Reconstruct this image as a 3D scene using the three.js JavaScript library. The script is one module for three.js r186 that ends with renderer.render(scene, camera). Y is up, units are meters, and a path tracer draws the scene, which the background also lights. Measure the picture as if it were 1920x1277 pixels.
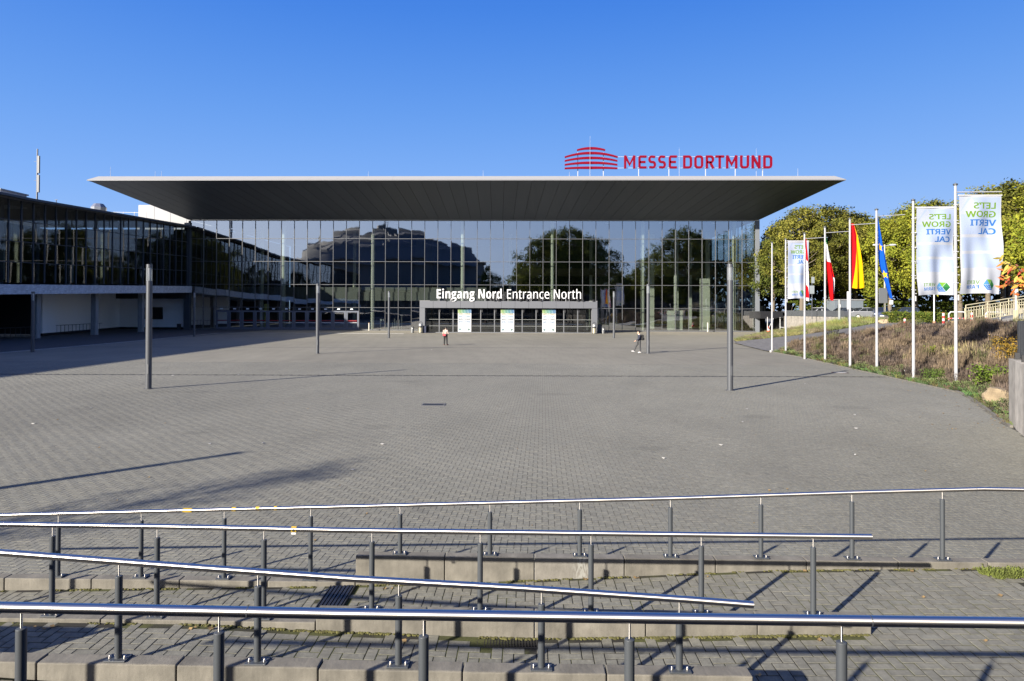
import * as THREE from 'three';
import { RoundedBoxGeometry } from 'three/addons/geometries/RoundedBoxGeometry.js';
import { mergeGeometries } from 'three/addons/utils/BufferGeometryUtils.js';
import { MarchingCubes } from 'three/addons/objects/MarchingCubes.js';
import { FontLoader } from 'three/addons/loaders/FontLoader.js';
import { TextGeometry } from 'three/addons/geometries/TextGeometry.js';
import { ImprovedNoise } from 'three/addons/math/ImprovedNoise.js';

// ------------------------------------------------------------------ camera, sky, sun, exposure
const scene = new THREE.Scene();
const camera = new THREE.PerspectiveCamera(2 * Math.atan(638.5 / 1280) * 180 / Math.PI, 1920 / 1277, 0.1, 4000);
camera.position.set(0, 3.55, 0);
camera.rotation.order = 'YXZ';
camera.rotation.set(0.010472, 0.021, 0.0035);
camera.setViewOffset(1920, 1277, 0, 73.4, 1920, 1277);
const renderer = new THREE.WebGLRenderer();
renderer.toneMapping = THREE.LinearToneMapping;
renderer.toneMappingExposure = 2.6;
renderer.shadowMap.enabled = true;

const D2R = Math.PI / 180;
const sunAz = 44 * D2R, sunEl = 21.7 * D2R;   // behind the camera, to the left
const sunDir = new THREE.Vector3(-Math.sin(sunAz) * Math.cos(sunEl), Math.sin(sunEl), Math.cos(sunAz) * Math.cos(sunEl));
const sun = new THREE.DirectionalLight(new THREE.Color().setRGB(1, 0.93, 0.82), 5.0);
sun.name = 'sun';
sun.position.copy(sunDir).multiplyScalar(200);
sun.target.position.set(0, 0, 0);
sun.castShadow = true;
sun.shadow.radius = 1.2;
Object.assign(sun.shadow.camera, { left: -130, right: 130, top: 130, bottom: -130, near: 1, far: 500 });
sun.shadow.mapSize.set(4096, 4096);
scene.add(sun, sun.target);

const s2l = (c) => { c /= 255; return c <= 0.04045 ? c / 12.92 : Math.pow((c + 0.055) / 1.055, 2.4); };
{
  const W = 512, Hh = 256, data = new Float32Array(W * Hh * 4);
  const stops = [[-1, [176, 205, 246]], [0, [182, 209, 248]], [5, [160, 197, 250]], [10, [132, 180, 248]], [16, [104, 160, 240]], [24, [70, 133, 229]], [40, [40, 96, 190]], [90, [28, 72, 156]]];
  for (let j = 0; j < Hh; j++) for (let i = 0; i < W; i++) {
    const el = ((j + 0.5) / Hh - 0.5) * Math.PI, az = ((i + 0.5) / W - 0.5) * 2 * Math.PI;
    const x = Math.cos(az) * Math.cos(el), y = Math.sin(el), z = Math.sin(az) * Math.cos(el);
    const e = Math.max(-1, el / D2R - 2.2 * x * (1 - Math.min(1, Math.abs(el / D2R) / 50)));
    let k = 0; while (k < stops.length - 2 && e > stops[k + 1][0]) k++;
    const t = Math.min(1, Math.max(0, (e - stops[k][0]) / (stops[k + 1][0] - stops[k][0])));
    const cs = x * sunDir.x + y * sunDir.y + z * sunDir.z;
    const glow = 0.36 * Math.exp(-(1 - cs) * 4.6) + 0.35 * Math.exp(-(1 - cs) * 60);
    for (let c = 0; c < 3; c++) {
      const v = s2l(stops[k][1][c] + (stops[k + 1][1][c] - stops[k][1][c]) * t) / 2.6;
      data[(j * W + i) * 4 + c] = v + glow * [1, 0.95, 0.85][c];
    }
    data[(j * W + i) * 4 + 3] = 1;
  }
  const sky = new THREE.DataTexture(data, W, Hh, THREE.RGBAFormat, THREE.FloatType);
  sky.mapping = THREE.EquirectangularReflectionMapping;
  sky.magFilter = THREE.LinearFilter; sky.minFilter = THREE.LinearFilter;
  sky.needsUpdate = true;
  scene.background = sky;
  scene.environment = sky;
}

// ------------------------------------------------------------------ helpers
let seed = 12345;
const rnd = () => { seed = (seed + 0x6d2b79f5) | 0; let t = Math.imul(seed ^ (seed >>> 15), 1 | seed); t = (t + Math.imul(t ^ (t >>> 7), 61 | t)) ^ t; return ((t ^ (t >>> 14)) >>> 0) / 4294967296; };
const rr = (a, b) => a + (b - a) * rnd();
const pnoise = new ImprovedNoise();
const fbm = (x, y, z = 0, o = 4) => { let s = 0, a = 0.5, f = 1; for (let i = 0; i < o; i++, a *= 0.5, f *= 2) s += a * pnoise.noise(x * f, y * f, z + i * 7.3); return s; };
const lerp = (a, b, t) => a + (b - a) * t, clamp = (x, a = 0, b = 1) => Math.min(b, Math.max(a, x));
const sm = (a, b, x) => { const t = clamp((x - a) / (b - a)); return t * t * (3 - 2 * t); };
const pw = (pts, x) => { if (x <= pts[0][0]) return pts[0][1]; for (let i = 1; i < pts.length; i++) if (x <= pts[i][0]) return lerp(pts[i - 1][1], pts[i][1], (x - pts[i - 1][0]) / (pts[i][0] - pts[i - 1][0])); return pts[pts.length - 1][1]; };
const V = (x, y, z) => new THREE.Vector3(x, y, z);
const used = new Map();
function numbered(n) { const k = used.get(n) ?? 0; used.set(n, k + 1); return k ? `${n}_${String(k).padStart(3, '0')}` : n; }
function tag(o, label, category, group, kind) {
  if (label) o.userData.label = label;
  if (category) o.userData.category = category;
  if (group) o.userData.group = group;
  if (kind) o.userData.kind = kind;
  return o;
}
function thing(name, label, category, pos = [0, 0, 0], turn = 0, group) {
  const o = new THREE.Group(); o.name = numbered(name); o.position.set(...pos); o.rotation.y = turn; scene.add(o);
  return tag(o, label, category, group);
}
function part(name, geo, m, parent) {
  const o = new THREE.Mesh(Array.isArray(geo) ? merge(geo) : geo, m); o.name = name; o.castShadow = true; o.receiveShadow = true;
  (parent ?? scene).add(o); return o;
}
function single(name, geo, m, label, category, group) { const o = part(numbered(name), geo, m); return tag(o, label, category, group); }
function struct(name, geo, m) { const o = part(numbered(name), geo, m); o.userData.kind = 'structure'; return o; }
function structGroup(name) { const o = new THREE.Group(); o.name = numbered(name); o.userData.kind = 'structure'; scene.add(o); return o; }
function copyOf(src, label, pos, turn) { const o = src.clone(); o.name = numbered(src.name.replace(/_\d{3}$/, '')); o.userData = { ...src.userData }; if (label) o.userData.label = label; if (pos) o.position.set(...pos); if (turn !== undefined) o.rotation.y = turn; scene.add(o); return o; }
function merge(list) {
  const l = list.map((g) => g.index ? g.toNonIndexed() : g);
  const keep = ['position', 'normal', 'uv'];
  const hasC = l.every((g) => g.attributes.color);
  for (const g of l) { for (const k of Object.keys(g.attributes)) if (!keep.includes(k) && !(k === 'color' && hasC)) g.deleteAttribute(k); if (!g.attributes.uv) g.setAttribute('uv', new THREE.BufferAttribute(new Float32Array(g.attributes.position.count * 2), 2)); }
  return mergeGeometries(l);
}
const box = (w, h, d, x = 0, y = 0, z = 0) => new THREE.BoxGeometry(w, h, d).translate(x, y, z);
const rbox = (w, h, d, x = 0, y = 0, z = 0, r = 0.01, s = 2) => new RoundedBoxGeometry(w, h, d, s, r).translate(x, y, z);
const cyl = (r0, r1, h, x = 0, y = 0, z = 0, n = 12) => new THREE.CylinderGeometry(r1, r0, h, n).translate(x, y + h / 2, z);
function rod(a, b, r, n = 6, r2 = r) {
  const d = b.clone().sub(a), l = d.length();
  const g = new THREE.CylinderGeometry(r2, r, l, n);
  g.applyMatrix4(new THREE.Matrix4().compose(a.clone().add(b).multiplyScalar(0.5), new THREE.Quaternion().setFromUnitVectors(V(0, 1, 0), d.normalize()), V(1, 1, 1)));
  return g;
}
function quadGeo(pts, uvs) {   // a, b, c, d counter-clockwise
  const g = new THREE.BufferGeometry();
  g.setAttribute('position', new THREE.Float32BufferAttribute(pts.flat(), 3));
  g.setAttribute('uv', new THREE.Float32BufferAttribute((uvs ?? [[0, 0], [1, 0], [1, 1], [0, 1]]).flat(), 2));
  g.setIndex([0, 1, 2, 0, 2, 3]); g.computeVertexNormals(); return g;
}
function slab(a, b, c, d, t) {   // quad with thickness t downwards along its normal
  const n = V(...b).sub(V(...a)).cross(V(...d).sub(V(...a))).normalize().multiplyScalar(-t);
  const p = [a, b, c, d].map((q) => V(...q)), q = p.map((v) => v.clone().add(n));
  const f = (w, x, y, z) => quadGeo([w.toArray(), x.toArray(), y.toArray(), z.toArray()]);
  return merge([f(p[0], p[1], p[2], p[3]), f(q[3], q[2], q[1], q[0]), f(p[0], q[0], q[1], p[1]), f(p[1], q[1], q[2], p[2]), f(p[2], q[2], q[3], p[3]), f(p[3], q[3], q[0], p[0])]);
}
function planarUV(g, ax = 'x', ay = 'z', s = 1) { const p = g.attributes.position, u = new Float32Array(p.count * 2), get = { x: 'getX', y: 'getY', z: 'getZ' }; for (let i = 0; i < p.count; i++) { u[i * 2] = p[get[ax]](i) * s; u[i * 2 + 1] = p[get[ay]](i) * s; } g.setAttribute('uv', new THREE.BufferAttribute(u, 2)); return g; }
function boxUV(g, s = 1) {   // metres on every face, by the face's main axis
  g = g.index ? g.toNonIndexed() : g; const p = g.attributes.position, n = g.attributes.normal, u = new Float32Array(p.count * 2);
  for (let i = 0; i < p.count; i++) { const ax = Math.abs(n.getX(i)), ay = Math.abs(n.getY(i)), az = Math.abs(n.getZ(i)); const [a, b] = ay > ax && ay > az ? [p.getX(i), p.getZ(i)] : ax > az ? [p.getZ(i), p.getY(i)] : [p.getX(i), p.getY(i)]; u[i * 2] = a * s; u[i * 2 + 1] = b * s; }
  g.setAttribute('uv', new THREE.BufferAttribute(u, 2)); return g;
}
function tex(w, h, fn, srgb = true, rx = 1, ry = 1) {   // fn(u, v) -> [r, g, b] 0..1
  const d = new Uint8Array(w * h * 4);
  for (let j = 0; j < h; j++) for (let i = 0; i < w; i++) { const c = fn((i + 0.5) / w, (j + 0.5) / h), o = (j * w + i) * 4; for (let k = 0; k < 3; k++) d[o + k] = clamp(c[k] ?? c[0]) * 255; d[o + 3] = 255; }
  const t = new THREE.DataTexture(d, w, h); t.wrapS = t.wrapT = THREE.RepeatWrapping; t.magFilter = t.minFilter = THREE.LinearFilter;
  if (srgb) t.colorSpace = THREE.SRGBColorSpace; t.repeat.set(rx, ry); t.needsUpdate = true; return t;
}
function tnoise(u, v, f, o = 4, z = 0) {   // periodic over the unit square
  const a = u * 2 * Math.PI, b = v * 2 * Math.PI, r = f / (2 * Math.PI);
  let s = 0, am = 0.5, k = 1;
  for (let i = 0; i < o; i++, am *= 0.5, k *= 2) { const q = r * k; s += am * (pnoise.noise(Math.cos(a) * q + 11 * i, Math.sin(a) * q, Math.cos(b) * q + z) + pnoise.noise(Math.sin(b) * q, Math.cos(a) * q + z, Math.sin(a) * q + 5 * i)) * 0.7; }
  return s;
}
const lin = (r, g, b) => new THREE.Color().setRGB(r, g, b);
const mat = (r, g, b, rough = 0.7, o = {}) => new THREE.MeshStandardMaterial({ color: lin(r, g, b), roughness: rough, ...o });
const canvasTex = (w, h, draw) => { const c = document.createElement('canvas'); c.width = w; c.height = h; draw(c.getContext('2d'), w, h); const t = new THREE.CanvasTexture(c); t.colorSpace = THREE.SRGBColorSpace; t.magFilter = THREE.LinearFilter; return t; };

// ------------------------------------------------------------------ materials
const grain = tex(256, 256, (u, v) => { const n = 0.84 + 0.22 * tnoise(u, v, 10, 5) + 0.16 * (rnd() - 0.5); return [n, n, n]; });
const grainBump = tex(256, 256, (u, v) => { const n = 0.5 + 0.3 * tnoise(u, v, 22, 4, 3) + 0.25 * (rnd() - 0.5); return [n, n, n]; }, false);
const concTex = tex(512, 512, (u, v) => {
  const n = tnoise(u, v, 7, 6), f = 0.07 * (rnd() - 0.5), st = 0.05 * tnoise(u, 0.3, 40, 3, 9);
  const w = 0.82 + 0.26 * n + f + st; return [w * 1.0, w * 0.975, w * 0.935];
});
const concBump = tex(512, 512, (u, v) => { const n = 0.5 + 0.4 * tnoise(u, v, 30, 4, 5) + 0.12 * (rnd() - 0.5); return [n, n, n]; }, false);
const M = {
  concrete: mat(0.21, 0.203, 0.188, 0.9, { map: concTex, bumpMap: concBump, bumpScale: 0.004 }),
  wallConcrete: mat(0.33, 0.32, 0.305, 0.9, { map: concTex, bumpMap: concBump, bumpScale: 0.004 }),
  steel: new THREE.MeshPhysicalMaterial({ color: lin(0.68, 0.64, 0.59), metalness: 1, roughness: 0.4, anisotropy: 0.85, anisotropyRotation: Math.PI / 2 }),
  anthracite: mat(0.045, 0.05, 0.056, 0.5),
  lampGrey: mat(0.085, 0.089, 0.098, 0.42, { metalness: 0.35 }),
  white: mat(0.5, 0.5, 0.5, 0.5),
  polewhite: mat(0.33, 0.33, 0.34, 0.3),
  black: mat(0.01, 0.01, 0.012, 0.5),
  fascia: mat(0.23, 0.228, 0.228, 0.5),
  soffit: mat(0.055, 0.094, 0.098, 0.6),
  soffitBack: mat(0.02, 0.02, 0.02, 0.9),
  mullion: mat(0.105, 0.107, 0.112, 0.4, { metalness: 0.2 }),
  darkframe: mat(0.05, 0.058, 0.07, 0.45),
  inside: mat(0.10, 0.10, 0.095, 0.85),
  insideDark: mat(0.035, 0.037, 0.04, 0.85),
  column: mat(0.62, 0.62, 0.54, 0.7),
  render: mat(0.86, 0.86, 0.86, 0.9),
  portal: mat(0.12, 0.124, 0.136, 0.5, { metalness: 0.2 }),
  red: mat(0.2, 0.006, 0.01, 0.45),
  crimson: new THREE.MeshPhysicalMaterial({ color: lin(0.155, 0.001, 0.012), roughness: 0.8, specularIntensity: 0.2 }),
  letter: mat(0.55, 0.55, 0.55, 0.5),
  trunk: mat(0.13, 0.105, 0.075, 0.95),
  soil: mat(0.075, 0.055, 0.036, 1, { map: grain }),
  cream: mat(0.40, 0.36, 0.235, 0.5),
  tyre: mat(0.012, 0.012, 0.012, 0.85),
};
// coated facade glass: part mirror, part tinted pane, with the faint waviness of float glass
const wave = tex(256, 256, (u, v) => { const n = 0.5 + 0.55 * tnoise(u, v, 3, 2, 2); return [n, n, n]; }, false);
function paneMat(ior, c, bump = 0.0012) { return new THREE.MeshPhysicalMaterial({ color: lin(...c), roughness: 0.015, transmission: 1, thickness: 0, ior, bumpMap: wave, bumpScale: bump, side: THREE.DoubleSide }); }
M.glass = paneMat(4.4, [0.60, 0.66, 0.62], 0.011);
M.wingGlass = paneMat(2.6, [0.40, 0.46, 0.48], 0.004);
M.portalGlass = paneMat(2.0, [0.62, 0.66, 0.64]);
M.clear = new THREE.MeshPhysicalMaterial({ color: lin(0.75, 0.8, 0.8), roughness: 0.02, transmission: 1, thickness: 0, ior: 1.5, side: THREE.DoubleSide });

// ------------------------------------------------------------------ ground and plaza
const edgeX = (Z) => pw([[16, 12.2], [19.1, 13.9], [20.8, 14.6], [22.2, 15.2], [26.4, 17.2], [29.6, 18.6], [34.1, 18.95], [41.3, 19.5], [51, 20.4], [57, 20.5], [74, 22.2], [84, 27], [94, 33], [97, 35], [120, 36]], Z);
struct('ground', new THREE.CircleGeometry(2500, 64).rotateX(-Math.PI / 2).translate(0, -0.12, 0), mat(0.10, 0.095, 0.08, 1));
const stains = [[-14.3, -28.5, 1.5, 0.45], [-12.2, -28.9, 0.6, 0.25], [-10.6, -28.6, 0.5, 0.22], [3.2, -17.5, 0.5, 0.35], [-4.4, -20.4, 0.4, 0.5], [7.7, -22.8, 0.7, 0.4], [1.2, -28.4, 1.1, 0.5], [-9.3, -19.2, 0.45, 0.3], [5.9, -13.2, 0.3, 0.25], [-1.8, -12.1, 0.28, 0.3], [11.8, -25.1, 0.8, 0.45], [-6.2, -33.0, 1.2, 0.5], [2.8, -10.6, 0.2, 0.22]];
const toneAt = (x, z) => stains.reduce((k, [a, b, rx, rz]) => k * (1 - 0.15 * sm(1.15, 0.55, Math.hypot((x - a) / rx, (z - b) / rz) + 0.4 * fbm(x * 2.2, z * 2.2, a, 2))), 1 + 0.30 * fbm(x * 0.09, z * 0.05, 1.5, 3) + 0.20 * fbm(x * 0.6, z * 0.35, 4.2, 2));
const PAV = [0.183, 0.176, 0.143];
const plaza = structGroup('plaza');
{
  const far = new THREE.PlaneGeometry(160, 64, 1, 1).rotateX(-Math.PI / 2).translate(-30, 0, -76);   // z -44 .. -108
  const t = tex(1024, 512, (u, v) => {
    const x = -110 + u * 160, z = -44 - v * 64;
    let k = 0.80 * toneAt(x, z) * (0.96 + 0.10 * rnd());
    const gx = x + 0.024 * z;
    if (Math.abs(((gx / 0.36) % 1 + 1) % 1 - 0.5) < 0.12) k *= 0.93;
    const s = Math.pow(clamp(k), 1 / 2.2);
    const ap = sm(-93.6, -94.6, z);
    return [s * lerp(1, 1.05, ap), s * lerp(0.985, 1.02, ap), s * lerp(0.965, 0.98, ap)];
  });
  { const uv = far.attributes.uv, p = far.attributes.position; for (let i = 0; i < uv.count; i++) uv.setXY(i, (p.getX(i) + 110) / 160, (-44 - p.getZ(i)) / 64); }
  part('paving', far, mat(PAV[0] / 0.80 * 0.95, PAV[1] / 0.80 * 0.95, PAV[2] / 0.80 * 0.95, 0.85, { map: t }), plaza);
  part('joint_bed', new THREE.PlaneGeometry(130, 35.7).rotateX(-Math.PI / 2).translate(-30, -0.0045, -26.15), mat(0.030, 0.028, 0.022, 1, { map: grain }), plaza);
}
// one paver, top centre at the origin, long side along x
const PL = 0.2086, PS = PL / 2;
function paverGeo(joint, ch, k) {
  const L = PL - joint, S = PS - joint, a = L / 2, b = S / 2, d = 0.016;
  const top = [[-a + ch, 0, b - ch], [a - ch, 0, b - ch], [a - ch, 0, -b + ch], [-a + ch, 0, -b + ch]], mid = [[-a, -ch, b], [a, -ch, b], [a, -ch, -b], [-a, -ch, -b]], low = mid.map((p) => [p[0], -d, p[2]]);
  const g = [quadGeo(top)];
  for (let i = 0; i < 4; i++) { const j = (i + 1) % 4; g.push(quadGeo([mid[i], mid[j], top[j], top[i]]), quadGeo([low[i], low[j], mid[j], mid[i]])); }
  const m = merge(g); planarUV(m, 'x', 'z', 2.2); const uv = m.attributes.uv; for (let i = 0; i < uv.count; i++) uv.setXY(i, uv.getX(i) + k * 0.37, uv.getY(i) + k * 0.61); return m;
}
function herringbone(x0, x1, z0, z1, inside, fn) {   // calls fn(cx, cz, turned) for every brick of the bond
  const i0 = Math.floor(x0 / PS) - 2, i1 = Math.ceil(x1 / PS) + 2, j0 = Math.floor(z0 / PS) - 2, j1 = Math.ceil(z1 / PS) + 2;
  for (let j = j0; j < j1; j++) for (let i = i0; i < i1; i++) {
    const m = (((i - j) % 4) + 4) % 4;
    if (m !== 0 && m !== 3) continue;
    const cx = m === 0 ? (i + 1) * PS : (i + 0.5) * PS, cz = m === 0 ? (j + 0.5) * PS : (j + 1) * PS;
    if (inside(cx, cz)) fn(cx, cz, m === 3);
  }
}
function layPavers(parent, spots, geos, baseColor, roughness) {
  spots.sort((a, b) => (a.pos.x ** 2 + (a.pos.y - 3.55) ** 2 + a.pos.z ** 2) - (b.pos.x ** 2 + (b.pos.y - 3.55) ** 2 + b.pos.z ** 2));
  const inView = (p) => { const Z = -p.z, x = p.x + 0.021 * Z; return Math.abs(x) < 0.735 * Z && (3.55 - p.y) < 0.545 * Z; };
  const near = [], rest = [];
  for (const s of spots) (near.length < 300 && inView(s.pos) ? near : rest).push(s);
  const tones = [0.84, 0.92, 0.98, 1.04, 1.12].map((k) => mat(baseColor[0] * k, baseColor[1] * k, baseColor[2] * k, roughness, { map: grain, bumpMap: grainBump, bumpScale: 0.0025 }));
  for (const s of near) { const o = part('paver', geos[Math.floor(rnd() * geos.length)], tones[clamp(Math.round((s.tone - 0.84) / 0.07), 0, 4)], parent); o.position.copy(s.pos); o.quaternion.copy(s.rot); }
  const lists = geos.map(() => []); for (const s of rest) lists[Math.floor(rnd() * geos.length)].push(s);
  lists.forEach((l, k) => {
    const im = new THREE.InstancedMesh(geos[k], mat(...baseColor, roughness, { map: grain, bumpMap: grainBump, bumpScale: 0.0025 }), l.length);
    const m = new THREE.Matrix4(), one = V(1, 1, 1);
    l.forEach((s, i) => { im.setMatrixAt(i, m.compose(s.pos, s.rot, one)); im.setColorAt(i, lin(s.tone * s.warm, s.tone, s.tone / s.warm)); });
    im.name = 'paver_field'; im.userData.kind = 'stuff'; im.castShadow = im.receiveShadow = true; parent.add(im);
  });
}
const DR = [[-35.55, 0.0255], [-60.6, 0.0]];
const drainZ = (x) => -36.1 - 0.0255 * x;
{
  const spots = [], a = 0.024, ca = Math.cos(a), sa = Math.sin(a), yq = new THREE.Quaternion();
  herringbone(-46, 24, -46, -7, () => true, (u, w, turned) => {
    const x = u * ca - w * sa, z = u * sa + w * ca;
    if (z > -8.42 || z < -44.0) return;
    const Z = -z; if (Math.abs(x + 0.021 * Z) > 0.76 * Z + 0.6 || x > edgeX(Z) - 0.06) return;
    if (Math.abs(z - drainZ(x)) < 0.2) return;
    const e = new THREE.Euler(rr(-0.006, 0.006), -a + (turned ? Math.PI / 2 : 0), rr(-0.006, 0.006));
    spots.push({ pos: V(x, rr(-0.0012, 0.0012), z), rot: new THREE.Quaternion().setFromEuler(e), tone: toneAt(x, z) * rr(0.94, 1.06) * (rnd() < 0.03 ? 0.86 : 1), warm: rr(0.99, 1.012) });
  });
  layPavers(plaza, spots, [0, 1, 2].map((k) => paverGeo(0.0078, 0.0008, k)), PAV.map((c) => c / 0.84), 0.85);
}
// slot drains across the plaza
{
  const s = thing('slot_drain', 'dark slotted drain channel crossing the plaza, nearer one between the first pair of lamps', 'drain');
  const g = [], n = 60, x0 = -36, x1 = 15.3;
  for (let i = 0; i < n; i++) { const a = lerp(x0, x1, i / n) + 0.01, b = lerp(x0, x1, (i + 1) / n); g.push(slab([a, -0.002, drainZ(a) + 0.1], [b, -0.002, drainZ(b) + 0.1], [b, -0.002, drainZ(b) - 0.1], [a, -0.002, drainZ(a) - 0.1], 0.03)); }
  part('grating', g, mat(0.022, 0.022, 0.022, 0.7), s);
  const b = thing('slot_drain', 'dark slotted drain channel crossing the plaza, farther one just behind the strolling people', 'drain');
  part('grating', slab([-50, 0.004, -59.5], [25, 0.004, -62.7], [25, 0.004, -62.92], [-50, 0.004, -59.72], 0.03), mat(0.03, 0.03, 0.03, 0.7), b);
}
// pale edge stones in front of the entrance and the arcade
{
  const k = structGroup('kerb_strip'), st = mat(0.42, 0.41, 0.39, 0.85, { map: grain });
  const line = [[-40.2, -38], [-40.3, -52], [-40.6, -66], [-42.2, -92.8], [-40.6, -94.3], [-17, -94.55]];
  for (let i = 0; i < line.length - 1; i++) {
    const a = V(line[i][0], 0, line[i][1]), b = V(line[i + 1][0], 0, line[i + 1][1]), L = a.distanceTo(b), n = Math.max(1, Math.round(L / 2));
    for (let j = 0; j < n; j++) { const p = a.clone().lerp(b, (j + 0.5) / n), o = part('kerb_stone', box(L / n - 0.02, 0.07, 0.26), st, k); o.position.set(p.x, 0.0, p.z); o.rotation.y = -Math.atan2(b.z - a.z, b.x - a.x); }
  }
}
// covered pavement below the wing
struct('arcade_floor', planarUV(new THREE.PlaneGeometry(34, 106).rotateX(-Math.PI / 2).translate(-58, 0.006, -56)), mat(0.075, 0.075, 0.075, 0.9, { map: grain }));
// ------------------------------------------------------------------ ramp in the foreground
const yC = (x) => pw([[-9, 0.06], [-6.4, 0.105], [-2.47, 0.2], [0.09, 0.304], [2.26, 0.418], [2.88, 0.451], [4.13, 0.48], [5.5, 0.506], [9, 0.53]], x);
const yB = (x) => pw([[-9, 0.45], [-3.1, 0.442], [-2.06, 0.394], [0, 0.348], [1.17, 0.376], [2.24, 0.406], [3.33, 0.43], [5, 0.45], [9, 0.48]], x);
const yA = (x) => pw([[-9, 0.98], [-4, 0.735], [1.7, 0.40], [3.3, 0.41], [9, 0.44]], x);
const rampY = (x, z) => {
  const cz = lerp(lerp(yC(x), yB(x), sm(1.5, 3.6, x)), yC(x), clamp((-z - 6.8) / 1.4));
  if (z < -6.735) return cz;
  if (z < -5.215) return lerp(yB(x), lerp(yB(x), yA(x), sm(1.2, 2.2, x)), clamp((z + 6.735) / 1.5));
  return yA(x);
};
const ramp = structGroup('ramp_pavement');
const kerbRight = (z) => 5.62 + (z + 8.2) * 0.02;   // right edge of the paving
{
  const bed = new THREE.PlaneGeometry(14.9, 4.9, 120, 50).rotateX(-Math.PI / 2).translate(-1.8, 0, -5.75);
  const p = bed.attributes.position; for (let i = 0; i < p.count; i++) p.setY(i, rampY(p.getX(i), p.getZ(i)) - 0.0032); bed.computeVertexNormals();
  const moss = tex(512, 512, (u, v) => { const n = sm(-0.12, 0.22, tnoise(u, v, 9, 4)); const g = 0.9 + 0.3 * (rnd() - 0.5); return [lerp(0.11, 0.26, n) * g, lerp(0.10, 0.27, n) * g, lerp(0.08, 0.10, n) * g]; }, true, 3, 1);
  part('joint_bed', bed, mat(1, 1, 1, 1, { map: moss }), ramp);
  const spots = [];
  herringbone(-9, 5.7, -8.3, -3.4, () => true, (x, z, turned) => {
    if (z > -3.7 || z < -8.14 || x > kerbRight(z) - 0.05 || x < -7.6) return;
    if (x < 3.33 && z < -6.62 && z > -6.85) return;
    if (x < 1.7 && z < -5.10 && z > -5.33) return;
    if (z > -6.67 && z < -6.44 && x > -0.48 && x < 0.16) return;
    if (z < -6.82 && x > -2.34 && x < -2.02 && z > -8.2) return;
    const h = rampY(x, z), sx = (rampY(x + 0.1, z) - rampY(x - 0.1, z)) / 0.2, sz = (rampY(x, z + 0.05) - rampY(x, z - 0.05)) / 0.1;
    const q = new THREE.Quaternion().setFromUnitVectors(V(0, 1, 0), V(-sx, 1, -clamp(sz, -0.2, 0.2)).normalize()).multiply(new THREE.Quaternion().setFromEuler(new THREE.Euler(rr(-0.008, 0.008), turned ? Math.PI / 2 : 0, rr(-0.008, 0.008))));
    spots.push({ pos: V(x, h + rr(-0.0015, 0.0015), z), rot: q, tone: (1 + 0.12 * fbm(x * 0.9, z * 0.9, 8, 3)) * rr(0.9, 1.1), warm: rr(0.99, 1.015) });
  });
  layPavers(ramp, spots, [3, 4, 5].map((k) => paverGeo(0.0105, 0.0015, k)), [0.203, 0.195, 0.158], 0.88);
  // pale edging stones along the planting at the right
  for (let j = 0; j < 5; j++) { const z0 = -8.15 + j * 0.95, o = part('edging_stone', rbox(0.12, 0.2, 0.93, 0, 0, 0, 0.008), M.concrete, ramp); o.position.set(kerbRight(z0 + 0.47) + 0.085, rampY(5.5, z0 + 0.47) - 0.09, z0 + 0.47); o.rotation.y = 0.02; }
}
// walls of concrete blocks
function blockWall(label, zc, joints, depth, group) {   // joints: [x, top, bottom] from left to right, the last only ends the wall
  const w = thing('ramp_wall', label, 'wall', [0, 0, zc], 0, group);
  for (let i = 0; i < joints.length - 1; i++) {
    const [x0, top, bot] = joints[i], x1 = joints[i + 1][0], L = x1 - x0 - 0.007, h = top - bot;
    const g = boxUV(new RoundedBoxGeometry(L, h, depth, 2, 0.012), 0.8); const uv = g.attributes.uv, ou = zc === -8.27 && Math.abs((x0 + x1) / 2 - 0.64) < 0.2 ? 0 : rnd() * 3; for (let k = 0; k < uv.count; k++) uv.setXY(k, uv.getX(k) + ou, uv.getY(k) + ou * 1.7);
    const mid = (x0 + x1) / 2, o = part('block', g, zc === -8.27 && Math.abs(mid - 0.64) < 0.2 ? limeMat : blockMats[i % 3], w); o.position.set((x0 + x1) / 2, (top + bot) / 2 + rr(-0.002, 0.002), rr(-0.002, 0.002)); o.rotation.y = rr(-0.001, 0.001);
  }
  return w;
}
const limeTex = tex(512, 256, (u, v) => {   // lime streaks run down from one base plate
  const x = (u > 0.5 ? u - 1 : u) / 0.8, y = (v > 0.5 ? v - 1 : v) / 0.8, n = tnoise(u, v, 7, 6), w = 0.8 + 0.24 * n + 0.07 * (rnd() - 0.5), a = Math.abs(x - 0.02 + 0.05 * tnoise(v, 0.2, 5, 2)), s = sm(0.16, 0.02, a) * sm(-0.05, 0.25, tnoise(u * 2, v, 26, 4, 2) + 0.12) * sm(-0.3, -0.05, y) * 0.9;
  return [lerp(w, 1, s), lerp(w * 0.975, 1, s), lerp(w * 0.935, 0.98, s)];
});
const limeMat = mat(0.235, 0.23, 0.218, 0.92, { map: limeTex, bumpMap: concBump, bumpScale: 0.005 });
const blockMats = [1, 1.06, 0.95].map((k) => mat(0.205 * k, 0.199 * k, 0.181 * k, 0.92, { map: concTex, bumpMap: concBump, bumpScale: 0.005 }));
const J = [-7.4, -6.33, -5.26, -4.18, -3.11, -2.045, -0.968, 0.107, 1.18, 2.261, 3.335, 4.41, 5.454];
blockWall('low concrete block wall farthest from the viewer, stepping up beside the drain grate', -8.27,
  [...J.slice(0, 5).map((x) => [x, 0.255, -0.15]), ...J.slice(5).map((x) => [x, 0.575, 0.0]), [6.55, 0.575, 0], [7.62, 0.575, 0], [8.7, 0, 0]].map((a) => a), 0.15);
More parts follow.
